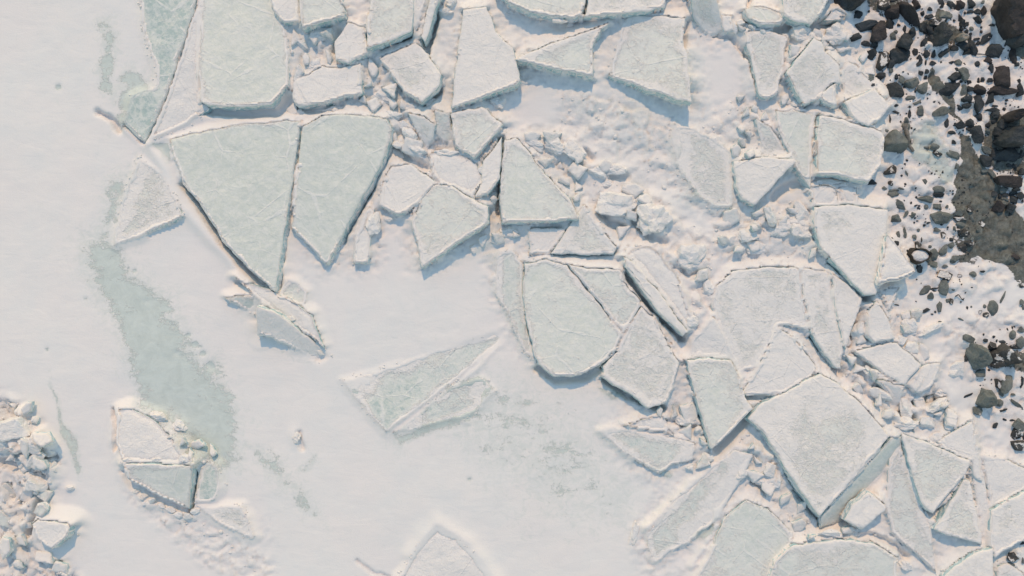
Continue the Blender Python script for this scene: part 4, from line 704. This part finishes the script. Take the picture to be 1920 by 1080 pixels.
for ox, oy, sc, L in TILES:
    gr_ = 1.30
    for (x, y, rx, ry, rot, kd) in L:
        sd += 1; px, py = ox + x / sc, oy + y / sc; a, b = rx / sc * gr_, ry / sc * gr_
        if kd == 't': a *= 1.15; b *= 1.15
        rr = random.Random(sd); rnd = kd in 'mM'
        hg = min(a, b) / PPM * (0.95 if not rnd else 0.85) * rr.uniform(0.8, 1.25)
        big = max(a, b)
        o = solid('rock' if big > 9 else 'stone', px, py, a, b, rot, max(0.035, hg) * (3.2 if kd == 't' else 1), MATS[kd], sd, rr.choice([7, 9, 11]), 0.25 if rnd else 1.0, 4 if big > 7 else (3 if big > 3 else 2), 0.05 if rnd else 0.045)
        sz = 'large' if big > 14 else ('medium' if big > 8 else ('small' if big > 4.2 else 'tiny'))
        asp = max(a, b) / min(a, b); shp = 'rounded' if rnd else ('elongated' if asp > 1.9 else 'angular')
        k = kd.lower(); words = '%s %s %s' % (sz, COL[k].replace('smooth ', ''), shp) if rnd else '%s %s %s' % (sz, COL[k], shp)
        nm = 'rock' if big > 9 else 'stone'
        o['category'] = nm; o['group'] = 'rocks on the snowy shore' if nm == 'rock' else 'stones scattered on the snowy shore'
        stones.append(dict(px=px, py=py, o=o, words=words, nm=nm, big=big))
# the great rocks
def great(name, label, px, py, rx, ry, rot, h, mat, seed, **kw):
    o = solid(name, px, py, rx, ry, rot, h, mat, seed, kw.pop('facets', 16), kw.pop('sharp', 0.92), 4, kw.pop('rough', 0.06), **kw)
    tag(o, label, 'rock', 'rocks on the snowy shore'); return o
great('outcrop', 'largest dark rock outcrop filling the top right corner', 1912, 10, 58, 54, 30, 0.95, M_ROCKR, 11, facets=9, sharp=1.0, rough=0.05)
great('outcrop', 'lower dark shoulder of rock under the corner outcrop', 1912, 66, 26, 26, 0, 0.5, M_ROCK, 12)
great('rock', 'wide dark rock cut by the top edge beside the ice slabs', 1605, -14, 44, 32, 5, 0.6, M_ROCK, 13)
great('beam_rock', 'long reddish brown bar of rock slanting down between dark rocks', 1709, 22, 33, 10, 48, 0.34, M_ROCKR, 14, facets=8, rough=0.03)
great('boulder', 'broad black boulder in the upper scree above the tan stone', 1771, 64, 21, 25, 0, 0.42, M_ROCK, 15)
great('boulder', 'dark hexagonal boulder right of the triangular dark rock', 1702, 77, 18, 18, 0, 0.36, M_ROCK, 16)
great('boulder', 'big round boulder with a smooth shaded face beside the mottled slab', 1680, 269, 24, 27, 0, 0.40, M_ROCKG, 17, sharp=0.35, flatcut=(0, -1, 0.45, 0.42))
great('boulder', 'black overhanging rock at the right edge below the brown rock', 1907, 254, 34, 24, 0, 0.55, M_ROCK, 18)
great('boulder', 'rusty brown rock at the right edge', 1908, 215, 20, 13, -10, 0.62, M_ROCKR, 19)
great('boulder', 'big grey faceted boulder left of its dark neighbour', 1837, 668, 25, 32, -10, 0.55, M_ROCKG, 20, facets=14)
great('boulder', 'big dark boulder with a snow patch on its top right of the grey one', 1889, 670, 31, 27, 10, 0.55, M_ROCKS, 21)
great('boulder', 'grey green boulder alone below the two big boulders', 1856, 748, 19, 20, 0, 0.40, M_ROCKG, 22)
# driftwood and twigs
def rod(name, label, pts, r, mat, cat):
    P = [np.array([(x - 960) / PPM, (540 - y) / PPM, ground_z(x, y) + z]) for x, y, z in pts]
    Q = []
    for i in range(len(P) - 1):
        for t in np.linspace(0, 1, 6, endpoint=False): Q.append(P[i] * (1 - t) + P[i + 1] * t)
    Q.append(P[-1]); Q = np.array(Q); Q[1:-1] = (Q[:-2] + 2 * Q[1:-1] + Q[2:]) / 4
    V = []; F = []; S_ = 10; n = len(Q)
    for i, q in enumerate(Q):
        tdir = Q[min(i + 1, n - 1)] - Q[max(i - 1, 0)]; tdir /= np.linalg.norm(tdir); u = np.cross(tdir, [0, 0, 1]); u /= np.linalg.norm(u); v = np.cross(u, tdir)
        rad = r * (1 - 0.45 * i / n) * (1 + 0.12 * math.sin(i * 1.7))
        for s in range(S_): a = 2 * math.pi * s / S_; V.append(q + rad * (math.cos(a) * u + math.sin(a) * v) * (1 + 0.1 * random.random()))
    for i in range(n - 1):
        for s in range(S_): F.append((i * S_ + s, i * S_ + (s + 1) % S_, (i + 1) * S_ + (s + 1) % S_, (i + 1) * S_ + s))
    F.append(tuple(range(S_))[::-1]); F.append(tuple((n - 1) * S_ + s for s in range(S_)))
    o = recentre(mesh_obj(name, V, F, mat)); tag(o, label, cat); return o
rod('driftwood', 'pale weathered branch curving down the right side of the round shaded boulder', [(1694,235,0.10),(1698,258,0.10),(1703,272,0.08),(1712,284,0.03)], 0.055, M_WOOD, 'driftwood')
rod('twig', 'thin dark stick lying on the snow below the black boulder', [(1822,101,0.04),(1840,103,0.05),(1858,105,0.03)], 0.014, M_ROCK, 'twig')
rod('twig', 'short arched dark twig on the snow below the hollow stump scree', [(1789,556,0.03),(1794,552,0.06),(1803,562,0.02)], 0.014, M_ROCK, 'twig')
# hollow stump full of snow
def stump():
    R = bpy.data.objects.new('hollow_stump', None); C.objects.link(R); zb = ground_z(1715, 480)
    R.location = ((1715 - 960) / PPM, (540 - 480) / PPM, zb); V = []; F = []; n = 40
    prof = [(1.15, -0.1), (1.08, 0.10), (1.0, 0.24), (0.92, 0.27), (0.84, 0.24), (0.80, 0.12), (0.80, 0.0)]
    for i in range(n):
        a = 2 * math.pi * i / n; j = 1 + 0.07 * math.sin(3 * a + 1) + 0.05 * math.sin(7 * a) + 0.03 * random.uniform(-1, 1)
        for (q, z) in prof: V.append((0.245 * q * j * math.cos(a), 0.17 * q * j * math.sin(a), z + 0.03 * math.sin(2 * a)))
    k = len(prof)
    for i in range(n):
        for p in range(k - 1): F.append((i * k + p, ((i + 1) % n) * k + p, ((i + 1) % n) * k + p + 1, i * k + p + 1))
    mesh_obj('rim', V, F, M_WOOD2, R)
    U, Fc = ico(3); P = U * np.array([0.205, 0.14, 0.05]); P[:, 2] += 0.19 + 0.02 * vnoise(P[:, 0] * 20, P[:, 1] * 20, 4)
    mesh_obj('snow_filling', P, Fc, M_SNOW, R)
    tag(R, 'dark hollow stump like a ring, filled with snow, at the tip of the ice', 'stump')
M_WOOD2 = mat_rock('wet_dark_bark', (0.06, 0.052, 0.045), (0.12, 0.105, 0.09)); stump()
MARKS = [(1715,480,'the hollow stump'),(1680,269,'the round shaded boulder'),(1837,668,'the big grey boulder'),(1889,670,'the big snow patched boulder'),(1856,748,'the lone grey green boulder'),(1771,64,'the broad black boulder'),(1807,68,'the tan stone'),(1709,22,'the reddish bar of rock'),(1908,254,'the black overhanging rock'),(1900,30,'the corner outcrop'),(1702,77,'the dark hexagonal boulder'),(1886,577,'the egg shaped boulder'),(1768,408,'the wide grey flat rock'),(1893,338,'the brown half buried rock'),(1875,386,'the reddish angular rock by the mud'),(1836,252,'the diamond shaped dark rock'),(1651,58,'the triangular dark rock'),(1677,168,'the dark anvil shaped rock'),(1770,539,'the upright oval rock'),(1910,810,'the stones on the right edge'),(1905,1045,'the bottom corner stones')]
special = {(1886,577): 'egg shaped smooth grey boulder alone on the open snow', (1768,408): 'wide grey flat rock above the stones by the hollow stump', (1893,338): 'brown half buried rock with a flat upper side near the mud', (1875,386): 'reddish angular rock at the right side of the mud', (1836,252): 'diamond shaped dark rock at the head of the mud', (1651,58): 'triangular dark rock nearest the ice at the top', (1677,168): 'dark anvil shaped rock in the upper scree', (1770,539): 'upright oval grey rock between snow and scree', (1807,68): 'tan stone, the only pale one among black rocks'}
for (sx, sy), lb in special.items():
    it = min(stones, key=lambda i: math.hypot(i['px'] - sx, i['py'] - sy)); it['o']['label'] = lb; it['done'] = 1
rest = [i for i in stones if 'done' not in i]
for nm in ('rock', 'stone'): label_all([i for i in rest if i['nm'] == nm], MARKS, nm)

# snow covered boulders and broken blocks of ice: (px, py, rx, ry, rot, height, kind) kind s rounded snow, b angular block
lumps = []
for i, (px, py, rx, ry, rot, h, kd) in enumerate(BL):
    rnd = kd == 's'
    o = solid('snow_boulder' if rnd else 'ice_block', px, py, rx, ry, rot, h * 0.62, M_SNOW if rnd else M_BLOCK, 5000 + i, 13 if rnd else 8, 0.85 if rnd else 0.95, 4 if max(rx, ry) > 14 else 3, 0.12 if rnd else 0.05)
    if rnd:
        for p in o.data.polygons: p.use_smooth = True
    mx = max(rx, ry); sz = 'large' if mx > 26 else ('medium' if mx > 15 else 'small'); asp = mx / min(rx, ry)
    words = '%s %s%s' % (sz, 'long ' if asp > 1.8 else '', 'rounded snowy' if rnd else 'angular ice')
    o['category'] = 'snow boulder' if rnd else 'ice block'; o['group'] = 'snow covered boulders between the slabs' if rnd else 'broken ice blocks between the slabs'
    lumps.append(dict(px=px, py=py, o=o, words=words, nm=kd))
SM = [(sl['c'][0], sl['c'][1]) for sl in SL]
LM = [(440,90,'the largest slab at the top edge'),(450,350,'the huge greenish wedge'),(640,330,'the wedge beside the huge one'),(915,110,'the tall snow dusted slab'),(888,245,'the pentagon slab'),(850,425,'the arrowhead slab'),(1000,350,'the long triangle slab'),(1070,600,'the large rounded slab'),(1225,100,'the slab with the raised corner'),(1200,680,'the jagged slab'),(1345,750,'the tapering slab'),(1430,590,'the great cracked slab'),(1530,830,'the diamond slab'),(1590,280,'the four sided mottled slab'),(1600,460,'the rough upright slab by the scree'),(1670,680,'the tipped slab'),(1750,880,'the smooth pale triangle slab'),(300,905,'the pale blue tilted slab'),(97,1000,'the small slab in the bottom left'),(546,625,'the leaning blade of ice'),(1320,310,'the flat mottled plate'),(1435,120,'the tall narrow slab'),(1525,130,'the notched slab'),(1510,15,'the thick slab at the top edge'),(730,35,'the pale rough slab at the top edge'),(775,140,'the kite shaped slab'),(1560,1050,'the rounded slab at the bottom edge'),(1300,950,'the long slanting slab')]
for kd, noun in (('s', 'lump'), ('b', 'chunk')): label_all([i for i in lumps if i['nm'] == kd], LM, noun)

# shards: thin plates of broken ice tilted this way and that in the gaps between the slabs
SZ = [(LUMP[0][0], 34), (LUMP[1][0], 8), (LUMP[3][0], 10), (LUMP[4][0], 9), (LUMP[5][0], 16), (LUMP[6][0], 18), (LUMP[7][0], 7), (LUMP[8][0], 9), (LUMP[9][0], 22), (LUMP[11][0], 4)]
r9 = np.random.default_rng(41); shards = []; SH = []
for poly_, cnt in SZ:
    xs = [p[0] for p in poly_]; ys = [p[1] for p in poly_]; got = 0
    for _ in range(cnt * 40):
        if got >= cnt: break
        px, py = r9.uniform(max(0, min(xs)), max(xs)), r9.uniform(max(0, min(ys)), min(1075, max(ys))); ra = r9.uniform(10, 25)
        if not inside(np.array([px]), np.array([py]), poly_)[0]: continue
        if any(math.hypot(px - q[0], py - q[1]) < 0.75 * (ra + q[2]) for q in SH): continue
        if min([(-1 if inside(np.array([px]), np.array([py]), sl['w'])[0] else 1) * float(segdist(np.array([px]), np.array([py]), sl['pts'])[0]) for sl in SL if math.hypot(px - sl['c'][0], py - sl['c'][1]) < 150] + [99]) < ra * 0.75: continue
        n = int(r9.integers(3, 6)); an = np.sort(r9.uniform(0, 2 * math.pi, 1) + np.arange(n) * 2 * math.pi / n + r9.uniform(-0.35, 0.35, n)); q = r9.uniform(0.75, 1.25, n); asp = r9.uniform(0.45, 0.9); rt = r9.uniform(0, math.pi)
        P_ = [(ra * q[i] * math.cos(an[i]), ra * q[i] * asp * math.sin(an[i])) for i in range(n)]
        P_ = [(px + u * math.cos(rt) - v * math.sin(rt), py + u * math.sin(rt) + v * math.cos(rt)) for u, v in P_]
        gz = ground_z(px, py); SH.append((px, py, ra)); got += 1
        sl = dict(label='x', pts=P_, h=(gz + 0.07 + r9.uniform(0, 0.08), r9.uniform(-0.6, 0.6), r9.uniform(-0.55, 0.45)), cov=float(r9.choice([0.35, 0.55, 0.9])), tone=float(r9.uniform(0.15, 0.5)), t=0.14, fl=0.6, kind='ice_shard', edge=0.7, fade=None)
        sl['c'] = (px, py); sl['out'] = fractal_outline(P_, 0.35, 4.0, 700 + len(SH)); o = build_slab(700 + len(SH), sl)
        o['category'] = 'ice shard'; o['group'] = 'shards of broken ice in the gaps between the slabs'
        sz = 'large' if ra > 19 else ('medium' if ra > 14 else 'small')
        shards.append(dict(px=px, py=py, o=o, words='%s %s%s' % (sz, 'narrow ' if asp < 0.58 else '', {3: 'three sided', 4: 'four sided', 5: 'five sided'}[n]), nm='h'))
label_all(shards, LM, 'shard')

# crumbs of snow and ice along the broken edges, and fine gravel on the shore
def scatter(name, label, cat, pts, mat, sub=1, zoff=0.0):
    U, Fc = ico(sub); Fa = np.array(Fc); VV = []; FF = []; off = 0
    for (px, py, r) in pts:
        s = rng.uniform(0.6, 1.3, 3) * r / PPM; s[2] *= 0.75; q = U * (1 + rng.uniform(-0.25, 0.25, (len(U), 1))) * s; a = rng.uniform(0, 6.28); c_, s_ = math.cos(a), math.sin(a)
        VV.append(np.stack([q[:, 0] * c_ - q[:, 1] * s_ + (px - 960) / PPM, q[:, 0] * s_ + q[:, 1] * c_ + (540 - py) / PPM, q[:, 2] + ground_z(px, py) + zoff], 1)); FF.append(Fa + off); off += len(U)
    o = mesh_obj(name, np.concatenate(VV), np.concatenate(FF), mat, None, True); tag(o, label, cat, None, 'stuff'); return o
pts = []
for sl in SL:
    O = sl['out']; kk = 1 - sl['h'][0] / CAM_H
    for i in range(len(O)):
        if vnoise(np.array(O[i][0] / 30), np.array(O[i][1] / 30), 77) > 0.15:
            for _ in range(2 if rng.random() < 0.5 else 1):
                p = O[i] + rng.normal(0, 4.0, 2); p = np.array([(p[0] - 960) * kk + 960, (p[1] - 540) * kk + 540])
                pts.append((p[0], p[1], rng.uniform(0.8, 2.4)))
for P_, soft, cell, amp in LUMP[:12]:
    xs = [p[0] for p in P_]; ys = [p[1] for p in P_]; n = int((max(xs) - min(xs)) * (max(ys) - min(ys)) / 500 * amp / 0.15)
    c = rng.uniform((min(xs), min(ys)), (max(xs), max(ys)), (n, 2)); m = inside(c[:, 0], c[:, 1], P_)
    for p in c[m]: pts.append((p[0], p[1], rng.uniform(0.8, 3.0) if rng.random() < 0.85 else rng.uniform(3, 5)))
keep = []
A = np.array(pts); bad = np.zeros(len(A), bool)
for sl in SL:
    kk = 1 - sl['h'][0] / CAM_H; bad |= inside(A[:, 0], A[:, 1], [((x - 960) * kk + 960, (y - 540) * kk + 540) for x, y in sl['out']])
scatter('snow_crumbs', 'loose crumbs of snow and ice strewn along the broken slab edges', 'snow crumbs', A[~bad], M_SNOW)
g = []
GP = [[(1640,30),(1760,-20),(1935,-20),(1935,460),(1800,380),(1690,330),(1680,200),(1640,150)], [(1670,330),(1800,380),(1860,500),(1800,570),(1740,560),(1690,480)], [(1800,640),(1935,600),(1935,780),(1860,800)]]
for P_, n in zip(GP, (620, 130, 60)):
    xs = [p[0] for p in P_]; ys = [p[1] for p in P_]; c = rng.uniform((min(xs), min(ys)), (max(xs), max(ys)), (n * 2, 2)); m = inside(c[:, 0], c[:, 1], P_) & (fbm(c[:, 0], c[:, 1], 45, 61, 3) > 0.08)
    for p in c[m][:n]: g.append((p[0], p[1], rng.uniform(0.7, 2.6)))
scatter('gravel', 'fine dark gravel sprinkled over the snow among the shore rocks', 'gravel', g, M_ROCK, 1, 0.005)
